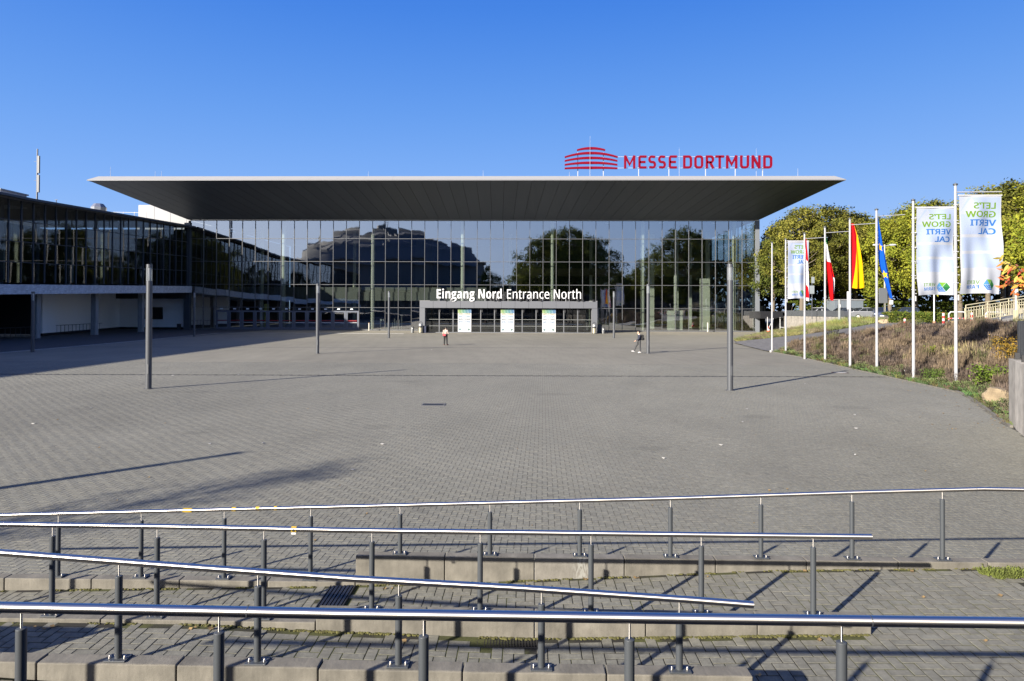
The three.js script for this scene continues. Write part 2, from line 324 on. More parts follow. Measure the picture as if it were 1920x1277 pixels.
blockWall('concrete block wall in the middle of the ramp, under the rail with the yellow sticker', -6.735,
  [[-7.4, 0.478, 0.1], [-6.33, 0.478, 0.1], [-5.26, 0.478, 0.1], [-4.18, 0.478, 0.1], [-3.115, 0.478, 0.1], [-2.05, 0.580, 0], [-0.97, 0.580, 0], [0.09, 0.580, 0], [1.166, 0.580, 0], [2.24, 0.580, 0], [3.33, 0, 0]], 0.15);
blockWall('concrete block wall nearest the bottom edge with four base plates on it', -5.215,
  [[-7.55, 1.16, 0.1], [-6.47, 1.16, 0.1], [-5.35, 0.855, 0.1], [-4.79, 0.850, 0.1], [-3.715, 0.846, 0.1], [-2.64, 0.838, 0.1], [-1.56, 0.828, 0.1], [-0.47, 0.824, 0.1], [0.61, 0.818, 0.1], [1.70, 0, 0]], 0.15);
blockWall('concrete block wall below the frame carrying the nearest handrail', -3.58,
  [-6, -4.9, -3.8, -2.7, -1.6, -0.5, 0.6, 1.7, 2.8, 3.9, 5].map((x) => [x, 1.12, 0.1]), 0.15);
// handrails
const tubeG = (h, r) => { const g = cyl(r, r, h, 0, 0, 0, 16); return g; };
function handrail(label, z, path, posts, r = 0.026) {
  const t = thing('handrail', label, 'handrail', [0, 0, z]);
  const railY = (x) => pw(path, x), g = [];
  for (let i = 0; i < path.length - 1; i++) g.push(rod(V(path[i][0], path[i][1], 0), V(path[i + 1][0], path[i + 1][1], 0), r, 20));
  for (let x = path[0][0] + 0.9; x < path[path.length - 1][0] - 0.3; x += 3.24) part('joint', rod(V(x, railY(x), 0), V(x + 0.004, railY(x + 0.004), 0), r + 0.0007, 20), M.anthracite, t);
  for (let i = 1; i < path.length - 1; i++) g.push(new THREE.SphereGeometry(r, 16, 10).translate(path[i][0], path[i][1], 0));
  part('rail', g, M.steel, t);
  for (const [x, base] of posts) {
    const top = railY(x) - 0.112, p = part('post', [tubeG(top - base - 0.004, 0.0268), new THREE.SphereGeometry(0.0268, 14, 5, 0, Math.PI * 2, 0, Math.PI / 2).scale(1, 0.25, 1).translate(0, top - base - 0.004, 0)], M.anthracite, t);
    p.position.set(x, base + 0.004, 0);
    part('rod', rod(V(0, top - base - 0.02, 0), V(0, railY(x) - base - r * 0.9, 0), 0.0065, 8), M.steel, p);
    part('base_plate', rbox(0.165, 0.012, 0.115, 0, 0.004, 0, 0.003), M.anthracite, p);
    for (const s of [-1, 1]) part('bolt', [cyl(0.012, 0.012, 0.014, s * 0.058, 0.008, 0.012, 6), new THREE.SphereGeometry(0.009, 8, 6).translate(s * 0.058, 0.026, 0.012)], M.steel, p);
  }
  return t;
}
handrail('steel handrail farthest from the viewer, bending level near the right edge', -8.27,
  [[-8.5, 0.905], [-6.448, 0.992], [-4.135, 1.073], [-2.238, 1.137], [-0.165, 1.208], [1.886, 1.279], [3.916, 1.364], [5.457, 1.42], [8.2, 1.40]],
  [[-6.75, 0.255], [-5.72, 0.255], [-4.693, 0.255], [-3.67, 0.255], [-2.61, 0.255], [-1.52, 0.575], [-0.43, 0.575], [0.653, 0.575], [1.74, 0.575], [2.82, 0.575], [3.9, 0.575], [4.967, 0.575], [6.05, 0.575], [7.13, 0.575]], 0.0235);
handrail('steel handrail over the middle wall, ending free near the right side', -6.735,
  [[-7.5, 1.385], [-5.25, 1.377], [-3.419, 1.369], [-1.715, 1.352], [1.64, 1.345], [3.363, 1.342]],
  [[-6.9, 0.478], [-5.8, 0.478], [-4.716, 0.478], [-3.66, 0.478], [-2.59, 0.478], [-1.515, 0.58], [-0.445, 0.58], [0.643, 0.58], [1.718, 0.58], [2.802, 0.58]]);
handrail('sloping steel handrail ending free above the landing, second from the viewer', -5.215,
  [[-7.4, 1.875], [-4.063, 1.649], [-2.645, 1.559], [-1.326, 1.48], [-0.021, 1.423], [1.27, 1.35], [1.719, 1.32]],
  [[-5.3, 0.855], [-4.21, 0.85], [-3.13, 0.842], [-2.05, 0.834], [-0.966, 0.826], [0.123, 0.820], [1.165, 0.818]]);
handrail('thick steel handrail nearest the viewer, running across the whole bottom of the view', -3.58,
  [[-5.6, 1.965], [-2.786, 1.956], [-0.909, 1.945], [0.817, 1.943], [4.8, 1.943]],
  [[-4.8, 1.12], [-3.74, 1.12], [-2.67, 1.12], [-1.612, 1.12], [-0.531, 1.12], [0.542, 1.12], [1.634, 1.12], [2.72, 1.12], [3.8, 1.12]], 0.028);
// remains of yellow tape on the rails
{
  const ym = mat(0.75, 0.5, 0.04, 0.5, { map: grain }), bits = [[-4.12, 1.074, -8.27, 0.11, 0.026, 'torn yellow tape on the farthest rail, largest piece at the left'], [-3.55, 1.093, -8.27, 0.05, 0.0255, 'small yellow tape scrap on the farthest rail, second from left'], [-3.26, 1.103, -8.27, 0.045, 0.0255, 'small yellow tape scrap on the farthest rail, third from left'], [-3.04, 1.11, -8.27, 0.035, 0.0255, 'tiny yellow tape scrap on the farthest rail, rightmost'], [-2.29, 1.3575, -6.735, 0.052, 0.0285, 'yellow sticker with white paper tail wrapped round the middle rail']];
  for (const [x, y, z, w, r, l] of bits) {
    const t = thing('tape_scrap', l, 'tape', [x, y, z]);
    part('tape', new THREE.CylinderGeometry(r, r, w, 16, 3, true, rr(0, 1), 5.2).rotateZ(Math.PI / 2), new THREE.MeshStandardMaterial({ color: ym.color, roughness: 0.5, map: grain, side: THREE.DoubleSide }), t);
    if (r > 0.028) { part('paper', rbox(0.045, 0.02, 0.003, 0, -0.036, 0.02, 0.001), M.white, t); part('print', box(0.02, 0.024, 0.002, 0, 0.0, 0.0292), M.black, t); }
  }
}
// drain grates in the ramp
{
  const a = thing('drain_grate', 'black mesh drain grate set against the middle block wall', 'drain', [-0.165, 0.344, -6.555]);
  const bars = [];
  for (let i = 0; i <= 20; i++) bars.push(box(0.008, 0.02, 0.16, -0.28 + i * 0.028, 0, 0));
  for (let i = 0; i <= 5; i++) bars.push(box(0.57, 0.018, 0.007, 0, 0, -0.075 + i * 0.03));
  part('grille', bars, M.black, a); part('frame', [box(0.6, 0.022, 0.012, 0, 0, 0.09), box(0.6, 0.022, 0.012, 0, 0, -0.09), box(0.012, 0.022, 0.168, 0.294, 0, 0), box(0.012, 0.022, 0.168, -0.294, 0, 0)], mat(0.02, 0.02, 0.02, 0.6), a);
  part('trough', box(0.58, 0.01, 0.17, 0, -0.08, 0), M.black, a);
  const b = thing('drain_grate', 'long black slatted drain grate crossing the ramp near the wall step', 'drain', [-2.18, 0.222, -7.51], 0);
  const bb = []; for (let i = 0; i < 6; i++) bb.push(box(0.03, 0.022, 1.3, -0.11 + i * 0.044, 0, 0));
  part('grille', bb, M.black, b); part('frame', [box(0.012, 0.024, 1.3, -0.146, 0, 0), box(0.012, 0.024, 1.3, 0.146, 0, 0)], mat(0.02, 0.02, 0.02, 0.6), b);
  b.rotation.z = 0.035;
}
// moss where paving meets wall, and blown leaves
{
  const g = new THREE.IcosahedronGeometry(1, 1), spots = [];
  const run = (n, x0, x1, z, yf, dens) => { for (let i = 0; i < n; i++) { const x = rr(x0, x1), k = fbm(x * 1.7, z, 3, 3); if (k < dens) continue; spots.push([x, yf(x) + 0.002, z + Math.pow(rnd(), 2) * 0.03, rr(0.005, 0.014) * (1 + k)]); } };
  run(900, -7, 5.4, -8.19, yC, -0.05); run(1100, -7, 3.3, -6.655, yB, -0.1); run(300, 1.2, 2.6, -6.65, yB, -0.3);
  const im = new THREE.InstancedMesh(g, mat(1, 1, 1, 1), spots.length), m = new THREE.Matrix4(), q = new THREE.Quaternion(); spots.forEach(([x, y, z, s], i) => { q.setFromEuler(new THREE.Euler(0, rr(0, 6), 0)); im.setMatrixAt(i, m.compose(V(x, y, z), q, V(s * 1.5, s * 0.7, s))); const j = rr(0.6, 1.2); im.setColorAt(i, lin(0.085 * j, 0.08 * j, 0.022 * j)); });
  im.name = numbered('moss'); scene.add(tag(im, 'dark olive moss along the foot of the ramp walls', 'moss', null, 'stuff'));
  const lg = new THREE.PlaneGeometry(0.05, 0.035, 2, 1).rotateX(-Math.PI / 2); { const p = lg.attributes.position; for (let i = 0; i < p.count; i++) p.setY(i, Math.abs(p.getX(i)) * 0.5); lg.computeVertexNormals(); }
  const lv = []; for (let i = 0; i < 70; i++) { const x = rr(-6, 5.3), z = [-8.14, -6.6, -7.5, -6.0, -5.6][i % 5] + rr(0, 0.12); if (i % 5 < 2 || rnd() < 0.4) lv.push([x, rampY(x, z) + 0.006, z]); } for (let i = 0; i < 60; i++) { const Z = rr(20.5, 34), x = edgeX(Z) - 0.1 - Math.pow(rnd(), 2) * 2.5; lv.push([x, 0.004, -Z]); } for (let i = 0; i < 40; i++) lv.push([rr(-15, 12), 0.004, -rr(9, 26)]);
  const li = new THREE.InstancedMesh(lg, mat(1, 1, 1, 0.9, { side: THREE.DoubleSide }), lv.length); lv.forEach((p, i) => { q.setFromEuler(new THREE.Euler(0, rr(0, 6), 0)); const s = rr(0.6, 1.3); li.setMatrixAt(i, m.compose(V(...p), q, V(s, s, s))); const j = rr(0.6, 1.3); li.setColorAt(i, lin(0.26 * j, 0.17 * j, 0.07 * j)); });
  li.name = numbered('fallen_leaves'); scene.add(tag(li, 'small brown fallen leaves scattered over the paving and the ramp', 'leaves', null, 'stuff'));
}
// planting at the right of the ramp
struct('planting_soil', planarUV(new THREE.PlaneGeometry(3.4, 4.3, 1, 1).rotateX(-Math.PI / 2).translate(7.5, 0.44, -6.0)), M.soil);
// terrace and street the viewer stands on
struct('terrace', boxUV(box(300, 2.02, 200, 0, 0.89, 97.4)), mat(0.16, 0.155, 0.15, 0.95, { map: grain }));

// ------------------------------------------------------------------ lamps
function makeLamp(label, x, z, h, tubes = true) {
  const t = thing('lamp_post', label, 'lamp post', [x, 0, z], 0, 'grey cylindrical lamp posts on the plaza');
  const hd = 0.72, r = 0.128;
  part('shaft', [cyl(r, r, h - hd, 0, 0, 0, 28)], M.lampGrey, t);
  part('collar', [cyl(r + 0.004, r + 0.004, 0.012, 0, 2.05, 0, 28), cyl(0.2, 0.2, 0.02, 0, -0.005, 0, 24)], mat(0.06, 0.062, 0.068, 0.6), t);
  part('cap', cyl(r, r, 0.14, 0, h - 0.14, 0, 28), M.lampGrey, t); part('hatch', [rbox(0.09, 0.42, 0.012, 0.02, 0.86, r + 0.001, 0.004)], mat(0.07, 0.073, 0.08, 0.5), t);
  part('lens', cyl(r * 0.97, r * 0.97, hd - 0.14, 0, h - hd, 0, 28), new THREE.MeshPhysicalMaterial({ color: lin(0.75, 0.78, 0.8), roughness: 0.12, transmission: 0.85, thickness: 0 }), t);
  part('reflector', [cyl(0.03, 0.06, hd - 0.16, 0, h - hd + 0.01, 0, 12)], mat(0.5, 0.5, 0.52, 0.3, { metalness: 0.8 }), t);
  for (const s of [-1, 1]) part('strut', box(0.02, hd - 0.13, 0.03, s * (r * 0.97), h - hd - 0.0, 0).translate(0, (hd - 0.14) / 2, 0), M.lampGrey, t);
  return t;
}
makeLamp('tall grey lamp post nearest at the left, long shadow across the paving', -16.44, -29.42, 5.42);
makeLamp('tall grey lamp post nearest at the right, between the plaza drain and the handrails', 8.93, -30.12, 5.54);
makeLamp('grey lamp post in front of the row of doors, second on the left side', -16.2, -52.7, 5.42);
makeLamp('grey lamp post beside the walking person with a backpack', 9.7, -54.6, 5.52);
makeLamp('slim far grey lamp post left of the entrance portal', -16.24, -80.4, 5.55);
makeLamp('slim far grey lamp post right of the entrance portal', 10.64, -83.2, 5.7);
makeLamp('shaded lamp post by the left edge in front of the arcade columns', -38.8, -52.9, 4.75);
makeLamp('shaded far lamp post at the corner of the two glass facades', -40.5, -82.5, 5.46);
makeLamp('grey lamp post outside the frame at the left whose shadow lies on the paving', -16.5, -6.75, 5.45);
// ------------------------------------------------------------------ exhibition hall with the overhanging roof
const FZ = -107.5, XL = -53.44, XR = 35.8, MOD = 2.0755, ROWS = [0, 3.62, 7.25, 10.9, 14.52, 17.5], gridX = (k) => XL + MOD * k;
const hall = thing('exhibition_hall', 'wide glass exhibition hall with far overhanging dark roof behind the plaza', 'building', [0, 0, 0]);
const PORT = [-15.4, 10.2];
{
  // panes, each its own sheet, hung a hair out of true
  const pg = new Map();
  const pane = (w, h) => { const k = w.toFixed(3) + h.toFixed(3); if (!pg.has(k)) { const g = new THREE.PlaneGeometry(w, h, 1, 1); pg.set(k, [0, 1, 2, 3].map((q) => { const c = g.clone(), uv = c.attributes.uv; for (let i = 0; i < uv.count; i++) uv.setXY(i, uv.getX(i) * w / 7 + q * 0.27, uv.getY(i) * h / 7 + q * 0.61); return c; })); } return pg.get(k)[Math.floor(rnd() * 4)]; };
  for (let k = 0; k < 43; k++) for (let r = 0; r < 5; r++) {
    const x0 = gridX(k), x1 = gridX(k + 1), cx = (x0 + x1) / 2;
    if (r === 0 && k >= 2 && k < 13) continue;                              // doors
    if (r === 0 && x0 > PORT[0] - 0.2 && x1 < PORT[1] + 0.2) continue;     // open to the portal
    const o = part('pane', pane(MOD - 0.06, ROWS[r + 1] - ROWS[r] - 0.06), M.glass, hall);
    o.position.set(cx, (ROWS[r] + ROWS[r + 1]) / 2, FZ); o.rotation.set(rr(-0.005, 0.005), rr(-0.005, 0.005), 0);
  }
  for (let k = 1; k < 43; k++) { const g = box(0.062, 17.5, 0.2, gridX(k), 8.75, FZ + 0.02); part('mullion', g, M.mullion, hall); }
  for (let r = 1; r < 5; r++) part('transom', box(XR - XL, 0.07, 0.16, (XL + XR) / 2, ROWS[r], FZ + 0.012), M.mullion, hall);
  part('base_rail', box(XR - XL, 0.2, 0.18, (XL + XR) / 2, 0.09, FZ + 0.006), M.mullion, hall);
  part('head_rail', box(XR - XL, 0.16, 0.19, (XL + XR) / 2, 17.43, FZ + 0.004), M.darkframe, hall);
  part('corner_post', box(0.62, 17.5, 0.5, XR + 0.31, 8.75, FZ - 0.1), mat(0.14, 0.15, 0.165, 0.45), hall);
  part('corner_post', box(0.9, 17.0, 0.9, XL - 0.46, 8.5, FZ - 0.1), M.darkframe, hall);
  // the glazed right flank
  for (let j = 0; j < 6; j++) for (let r = 0; r < 5; r++) {
    const o = part('side_pane', pane(4.0, ROWS[r + 1] - ROWS[r] - 0.06), M.clear, hall); o.position.set(XR, (ROWS[r] + ROWS[r + 1]) / 2, FZ - 2.4 - 4.15 * j); o.rotation.y = Math.PI / 2;
  }
  for (let j = 0; j <= 6; j++) part('side_mullion', box(0.2, 17.5, 0.09, XR - 0.01, 8.75, FZ - 0.4 - 4.15 * j), M.mullion, hall);
  part('side_wall', box(0.3, 17.5, 34, XR, 8.75, FZ - 25.5 - 17), M.inside, hall);
  // roof: sloping fascia, soffit boards, flat top
  const o = { x0: -63.45, x1: 45.0, y: 21.92, z: -96.95 }, i_ = { x0: XL - 0.35, x1: XR + 0.45, y: 17.5, z: FZ + 0.35 }, back = -168;
  part('roof_deck', box(o.x1 - o.x0 - 3.0, 0.2, o.z - back - 2.2, (o.x0 + o.x1) / 2, 22.36, (o.z - 1.4 + back) / 2), mat(0.3, 0.3, 0.3, 0.8), hall);
  const ft = 22.5, ins = 1.35, N = 27;
  for (let k = 0; k < N; k++) {
    const a = k / N, b = (k + 1) / N, gp = 0.006, xa = lerp(o.x0, o.x1, a) + (k ? gp : 0), xb = lerp(o.x0, o.x1, b) - (k < N - 1 ? gp : 0), ta = lerp(o.x0 + ins, o.x1 - ins, a) + (k ? gp : 0), tb = lerp(o.x0 + ins, o.x1 - ins, b) - (k < N - 1 ? gp : 0);
    part('fascia_panel', slab([xa, o.y, o.z], [xb, o.y, o.z], [tb, ft, o.z - 0.55], [ta, ft, o.z - 0.55], 0.02), M.fascia, hall);
  }
  part('fascia_panel', slab([o.x0, o.y, back], [o.x0, o.y, o.z], [o.x0 + ins, ft, o.z - 0.55], [o.x0 + ins, ft, back], 0.02), M.fascia, hall);
  part('fascia_panel', slab([o.x1, o.y, o.z], [o.x1, o.y, back], [o.x1 - ins, ft, back], [o.x1 - ins, ft, o.z - 0.55], 0.02), M.fascia, hall);
  part('roof_edge', [box(o.x1 - o.x0 - 0.3, 0.1, 0.1, (o.x0 + o.x1) / 2, o.y - 0.07, o.z - 0.06), box(0.1, 0.1, o.z - back, o.x0 + 0.06, o.y - 0.07, (o.z + back) / 2), box(0.1, 0.1, o.z - back, o.x1 - 0.06, o.y - 0.07, (o.z + back) / 2)], mat(0.2, 0.2, 0.21, 0.5), hall);
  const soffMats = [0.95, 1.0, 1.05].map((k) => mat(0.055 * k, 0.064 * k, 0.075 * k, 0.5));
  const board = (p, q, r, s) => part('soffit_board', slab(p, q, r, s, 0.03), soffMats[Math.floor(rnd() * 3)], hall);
  const NB = 54, g = 0.022, yo = o.y - 0.04;
  for (let k = 0; k < NB; k++) {
    const a = k / NB, b = (k + 1) / NB, X = (t, q) => lerp(q.x0, q.x1, t);
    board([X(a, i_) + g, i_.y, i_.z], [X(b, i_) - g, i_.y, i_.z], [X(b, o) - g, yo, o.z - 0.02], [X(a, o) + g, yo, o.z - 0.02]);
  }
  for (let k = 0; k < 24; k++) {
    const Zi = (t) => lerp(i_.z, back, t), Zo = (t) => lerp(o.z, back, t), a = k / 24, b = (k + 1) / 24;
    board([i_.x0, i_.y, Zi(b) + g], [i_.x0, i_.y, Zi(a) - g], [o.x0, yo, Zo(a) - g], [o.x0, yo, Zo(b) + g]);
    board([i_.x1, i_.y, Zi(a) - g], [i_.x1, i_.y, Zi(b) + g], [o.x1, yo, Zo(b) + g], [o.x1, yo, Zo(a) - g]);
  }
  part('soffit_backing', [slab([i_.x0, i_.y + 0.05, i_.z], [i_.x1, i_.y + 0.05, i_.z], [o.x1 - 0.2, yo + 0.05, o.z - 0.1], [o.x0 + 0.2, yo + 0.05, o.z - 0.1], 0.02), slab([i_.x0, i_.y + 0.05, back], [i_.x0, i_.y + 0.05, i_.z], [o.x0 + 0.2, yo + 0.05, o.z - 0.1], [o.x0 + 0.2, yo + 0.05, back], 0.02), slab([i_.x1, i_.y + 0.05, i_.z], [i_.x1, i_.y + 0.05, back], [o.x1 - 0.2, yo + 0.05, back], [o.x1 - 0.2, yo + 0.05, o.z - 0.1], 0.02)], M.soffitBack, hall);
  // inside
  part('interior_floor', box(XR - XL + 0.6, 0.1, 58, (XL + XR) / 2, -0.02, FZ - 29.3), mat(0.09, 0.088, 0.085, 0.4), hall);
  part('interior_ceiling', box(XR - XL + 0.4, 0.1, 58, (XL + XR) / 2, 17.62, FZ - 29), mat(0.10, 0.10, 0.10, 0.9), hall);
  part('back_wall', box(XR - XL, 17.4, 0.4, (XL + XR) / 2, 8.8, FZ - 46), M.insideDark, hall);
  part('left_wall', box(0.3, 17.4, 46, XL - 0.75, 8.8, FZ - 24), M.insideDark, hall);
  part('gallery', [box(46, 0.9, 10, -30, 6.75, FZ - 17), box(46, 1.5, 0.12, -30, 5.6, FZ - 11.9)], mat(0.20, 0.20, 0.19, 0.85), hall);
  part('gallery', box(42, 1.1, 8, 14, 10.4, FZ - 22), mat(0.16, 0.12, 0.07, 0.85), hall);
  for (const [x, z] of [[-39, -1.4], [-24.6, -1.4], [-10.2, -1.4], [4.1, -1.4], [18.5, -1.4], [33.0, -1.6], [-45.5, -9], [-31, -15], [-3, -20], [12, -20], [26, -12]])
    part('column', cyl(0.30, 0.30, 17.4, x, 0, FZ + z, 20), M.column, hall);
  for (const [x, z, w, h] of [[29.4, -6, 1.4, 8.6], [25.2, -9, 2.6, 3.3], [31.8, -13, 0.7, 17], [22.4, -16, 1.2, 17], [27.2, -17, 0.7, 17], [30.2, -19, 0.5, 17]]) part('partition', box(w, h, 0.5, x, h / 2, FZ + z), M.column, hall);
  part('lift_shaft', [box(6, 17, 5, 15.2, 8.6, FZ - 30), box(3, 17, 4, -20, 8.6, FZ - 26)], mat(0.07, 0.075, 0.08, 0.8), hall);
  // bare round downlights on the ceiling
  for (let k = 0; k < 10; k++) part('downlight', cyl(0.42, 0.42, 0.08, -47 + k * 8.6, 17.47, FZ - 3.2 - (k % 2) * 0.6, 20), mat(0.85, 0.85, 0.82, 0.5), hall);
  // the row of doors at the left
  for (let k = 2; k < 13; k++) {
    const x0 = gridX(k), cx = x0 + MOD / 2, d = part('door', [box(0.24, 2.98, 0.12, -MOD / 2 + 0.16, 1.6, 0), box(0.24, 2.98, 0.12, MOD / 2 - 0.16, 1.6, 0), box(MOD - 0.56, 0.24, 0.12, 0, 2.97, 0), box(MOD - 0.56, 0.3, 0.12, 0, 0.27, 0)], mat(0.10, 0.11, 0.135, 0.4), hall);
    d.position.set(cx, 0, FZ + 0.03);
    const gl = part('pane', pane(MOD - 0.56, 2.4), M.glass, d); gl.position.set(0, 1.63, -0.01);
    part('push_bar', box(MOD - 0.62, 0.14, 0.06, 0, 1.52, 0.09), M.red, d);
    part('mid_rail', box(MOD - 0.6, 0.06, 0.05, 0, 1.22, 0.07), mat(0.6, 0.6, 0.6, 0.4), d);
    part('exit_lamp_box', box(0.42, 0.17, 0.05, -0.12, 3.36, 0.07), mat(0.7, 0.75, 0.78, 0.4), d);
    const tp = part('pane', pane(MOD - 0.1, 0.42), M.glass, d); tp.position.set(0, 3.35, -0.01);
  }
  // things seen dimly behind the doors
  part('poster', box(0.75, 3.7, 0.06, -41.6, 2.3, FZ - 1.0), mat(0.62, 0.60, 0.16, 0.7), hall);
}
// plaza-side things standing in the hall's glass: turnstile posts
{
  const t = thing('turnstile_row', 'row of slim steel barrier posts behind the glass left of the portal', 'barrier', [-22.2, 0.03, FZ - 1.6]);
  for (let i = 0; i < 10; i++) part('post', cyl(0.045, 0.045, rr(0.9, 2.6) * (i % 3 ? 0.8 : 1), i * 0.36 - 1.2, 0, -rr(0, 1.2), 8), mat(0.5, 0.5, 0.5, 0.35, { metalness: 0.6 }), t);
  part('sign_board', box(0.55, 0.3, 0.04, -0.9, 1.6, 0.2), M.white, t);
}

// ------------------------------------------------------------------ entrance portal
const PZ = -98.2;
const portal = thing('entrance_portal', 'grey box-shaped entrance portal with glass doors and three welcome posters', 'entrance', [0, 0, 0]);
{
  const [x0, x1] = PORT, h = 4.62, t = 0.78, top = 3.60;
  const n = 13, w = (x1 - x0) / n;
  for (let k = 0; k < n; k++) part('frame_panel', rbox(w - 0.02, h - top, 0.5, x0 + (k + 0.5) * w, (h + top) / 2, PZ - 0.25, 0.012), M.portal, portal);
  for (const x of [x0 + t / 2, x1 - t / 2]) part('frame_panel', rbox(t, top - 0.02, 0.5, x, top / 2 - 0.01, PZ - 0.25, 0.012), M.portal, portal);
  part('side_wall', [box(0.25, h - 0.05, 8.7, x0 + 0.14, h / 2, PZ - 4.9), box(0.25, h - 0.05, 8.7, x1 - 0.14, h / 2, PZ - 4.9)], M.portal, portal);
  part('roof_slab', box(x1 - x0 - 0.02, 0.2, 8.9, (x0 + x1) / 2, h - 0.12, PZ - 4.85), mat(0.2, 0.2, 0.2, 0.8), portal);
  part('ceiling', box(x1 - x0 - 0.6, 0.08, 8.6, (x0 + x1) / 2, top + 0.12, PZ - 4.8), M.black, portal);
  part('coping', [box(1.5, 0.05, 0.52, x0 + 0.75, h + 0.02, PZ - 0.25), box(1.2, 0.05, 0.52, x1 - 0.6, h + 0.02, PZ - 0.25)], M.fascia, portal);
  // glazed front, set back in the frame
  const gz = PZ - 0.62, gx = (px) => px;
  const xs = []; const gw = (x1 - x0 - 2 * t) / 12.0; for (let k = 0; k <= 12; k++) xs.push(x0 + t + gw * k);
  const posters = [2.45, 5.45, 8.45];
  const pframe = mat(0.15, 0.153, 0.16, 0.4, { metalness: 0.3 });
  for (let k = 0; k <= 12; k++) part('post', box(0.14, top, 0.14, xs[k], top / 2, gz), pframe, portal);
  part('rail', [box(x1 - x0 - 2 * t, 0.05, 0.05, (x0 + x1) / 2, 1.0, gz + 0.03), box(x1 - x0 - 2 * t, 0.05, 0.05, (x0 + x1) / 2, 1.95, gz + 0.03)], mat(0.2, 0.21, 0.2, 0.5), portal);
  part('sill', box(x1 - x0 - 2 * t, 0.12, 0.3, (x0 + x1) / 2, 0.06, gz), pframe, portal);
  for (let k = 0; k < 12; k++) { const o = part('pane', new THREE.PlaneGeometry(gw - 0.14, top), M.portalGlass, portal); o.position.set((xs[k] + xs[k + 1]) / 2, top / 2, gz - 0.02); }
  part('door_closer', [1.05, 2.0, 4.1, 5.1, 7.1, 8.1, 10.1, 11.1].map((k) => box(0.18, 0.6, 0.1, x0 + t + gw * k, top - 0.32, gz + 0.09)), M.black, portal);
  // inner screen of the lobby
  part('inner_post', Array.from({ length: 18 }, (_, k) => box(0.1, top, 0.1, x0 + 1.2 + k * 1.37, top / 2, PZ - 6.5)), pframe, portal);
  part('inner_rail', [box(x1 - x0 - 2, 0.08, 0.08, (x0 + x1) / 2, 1.1, PZ - 6.6), box(x1 - x0 - 2, 0.1, 0.08, (x0 + x1) / 2, 2.5, PZ - 6.6)], pframe, portal);
  part('lobby_floor', box(x1 - x0 - 0.5, 0.04, 9, (x0 + x1) / 2, 0.012, PZ - 5), mat(0.16, 0.16, 0.15, 0.7), portal);
  // welcome posters
  const pt = canvasTex(384, 660, (c, w_, h_) => {
    const g = c.createLinearGradient(0, 0, w_, 0); g.addColorStop(0, '#a9c26a'); g.addColorStop(0.5, '#6da6a0'); g.addColorStop(1, '#5d86b8');
    c.fillStyle = '#fff'; c.fillRect(0, 0, w_, h_); c.fillStyle = g; c.fillRect(0, 0, w_, 118);
    c.fillStyle = 'rgba(255,255,255,.25)'; for (let i = 0; i < 5; i++) { c.beginPath(); c.moveTo(i * 90, 0); c.lineTo(i * 90 + 60, 118); c.lineTo(i * 90, 118); c.fill(); }
    c.textAlign = 'center'; c.font = 'bold 70px sans-serif';
    [['#94801a', 168], ['#2a7c98', 244], ['#062e34', 320], ['#0a6294', 396]].forEach(([col, y]) => { c.fillStyle = col; c.fillText('WELCOME', w_ / 2, y); });
    for (const [x, col] of [[62, '#3c7d86'], [w_ - 70, '#2c6d66']]) { c.fillStyle = col; c.beginPath(); for (let i = 0; i < 6; i++) c.lineTo(x + 36 * Math.cos(i * Math.PI / 3 + 0.52), 592 + 36 * Math.sin(i * Math.PI / 3 + 0.52)); c.fill(); c.strokeStyle = '#fff'; c.lineWidth = 5; c.beginPath(); for (const q of [0.52, 2.61, 4.71]) { c.moveTo(x, 592); c.lineTo(x + 36 * Math.cos(q), 592 + 36 * Math.sin(q)); } c.stroke(); }
    c.fillStyle = '#8a97a0'; c.font = '15px sans-serif'; for (let i = 0; i < 3; i++) c.fillRect(130, 575 + i * 14, 110 - i * 20, 4);
  });
  const pm = mat(0.46, 0.46, 0.46, 0.6, { map: pt });
  for (const [px, nm] of [[-8.93, 'left'], [-2.72, 'middle'], [3.28, 'right']]) { const o = part('poster', rbox(1.94, 3.30, 0.03, 0, 0, 0, 0.004), M.white, portal); o.position.set(px, 1.80, gz + 0.12); const f = part('print', new THREE.PlaneGeometry(1.93, 3.29), pm, o); f.position.z = 0.0175; }
}
const fontB = await new FontLoader().loadAsync('fonts/droid/droid_sans_bold.typeface.json');
const fontR = await new FontLoader().loadAsync('fonts/droid/droid_sans_regular.typeface.json');
function letters(parent, text, font, capH, x, y, width, m, depth = 0.12, sx = 1) {   // one mesh per letter; scaled so that the run is `width` wide
  const size = capH / 0.715; const adv = [...text].map((ch) => font.data.glyphs[ch].ha / font.data.resolution * size), total = adv.reduce((a, b) => a + b, 0), k = width / total;
  let at = x; const geos = new Map();
  [...text].forEach((ch, i) => {
    if (ch !== ' ') {
      if (!geos.has(ch)) geos.set(ch, new TextGeometry(ch, { font, size, depth, curveSegments: 6, bevelEnabled: false }).scale(k, 1, 1));
      const o = part('letter', geos.get(ch), m, parent); o.position.set(at, y, 0);
    }
    at += adv[i] * k;
  });
}
{
  const s = thing('entrance_sign', 'white letters reading Eingang Nord Entrance North standing on the portal roof', 'sign', [0, 0, PZ + 0.02]);
  letters(s, 'Eingang Nord', fontB, 0.955, -13.05, 4.98, 9.62, M.letter);
  letters(s, 'Entrance North', fontR, 0.955, -2.93, 4.98, 10.9, M.letter);
  part('support', Array.from({ length: 13 }, (_, k) => box(0.05, 0.6, 0.05, -12.6 + k * 1.66, 4.92, -0.08)), mat(0.45, 0.45, 0.46, 0.4), s);
  for (let k = 0; k < 10; k++) part('spotlight', [rbox(0.34, 0.2, 0.3, [-11.6, -10.6, -4.6, -4.0, -0.9, 0.1, 2.1, 7.4, 8.1, 9.6][k], 4.75, 0.05, 0.03)], M.black, s);
}
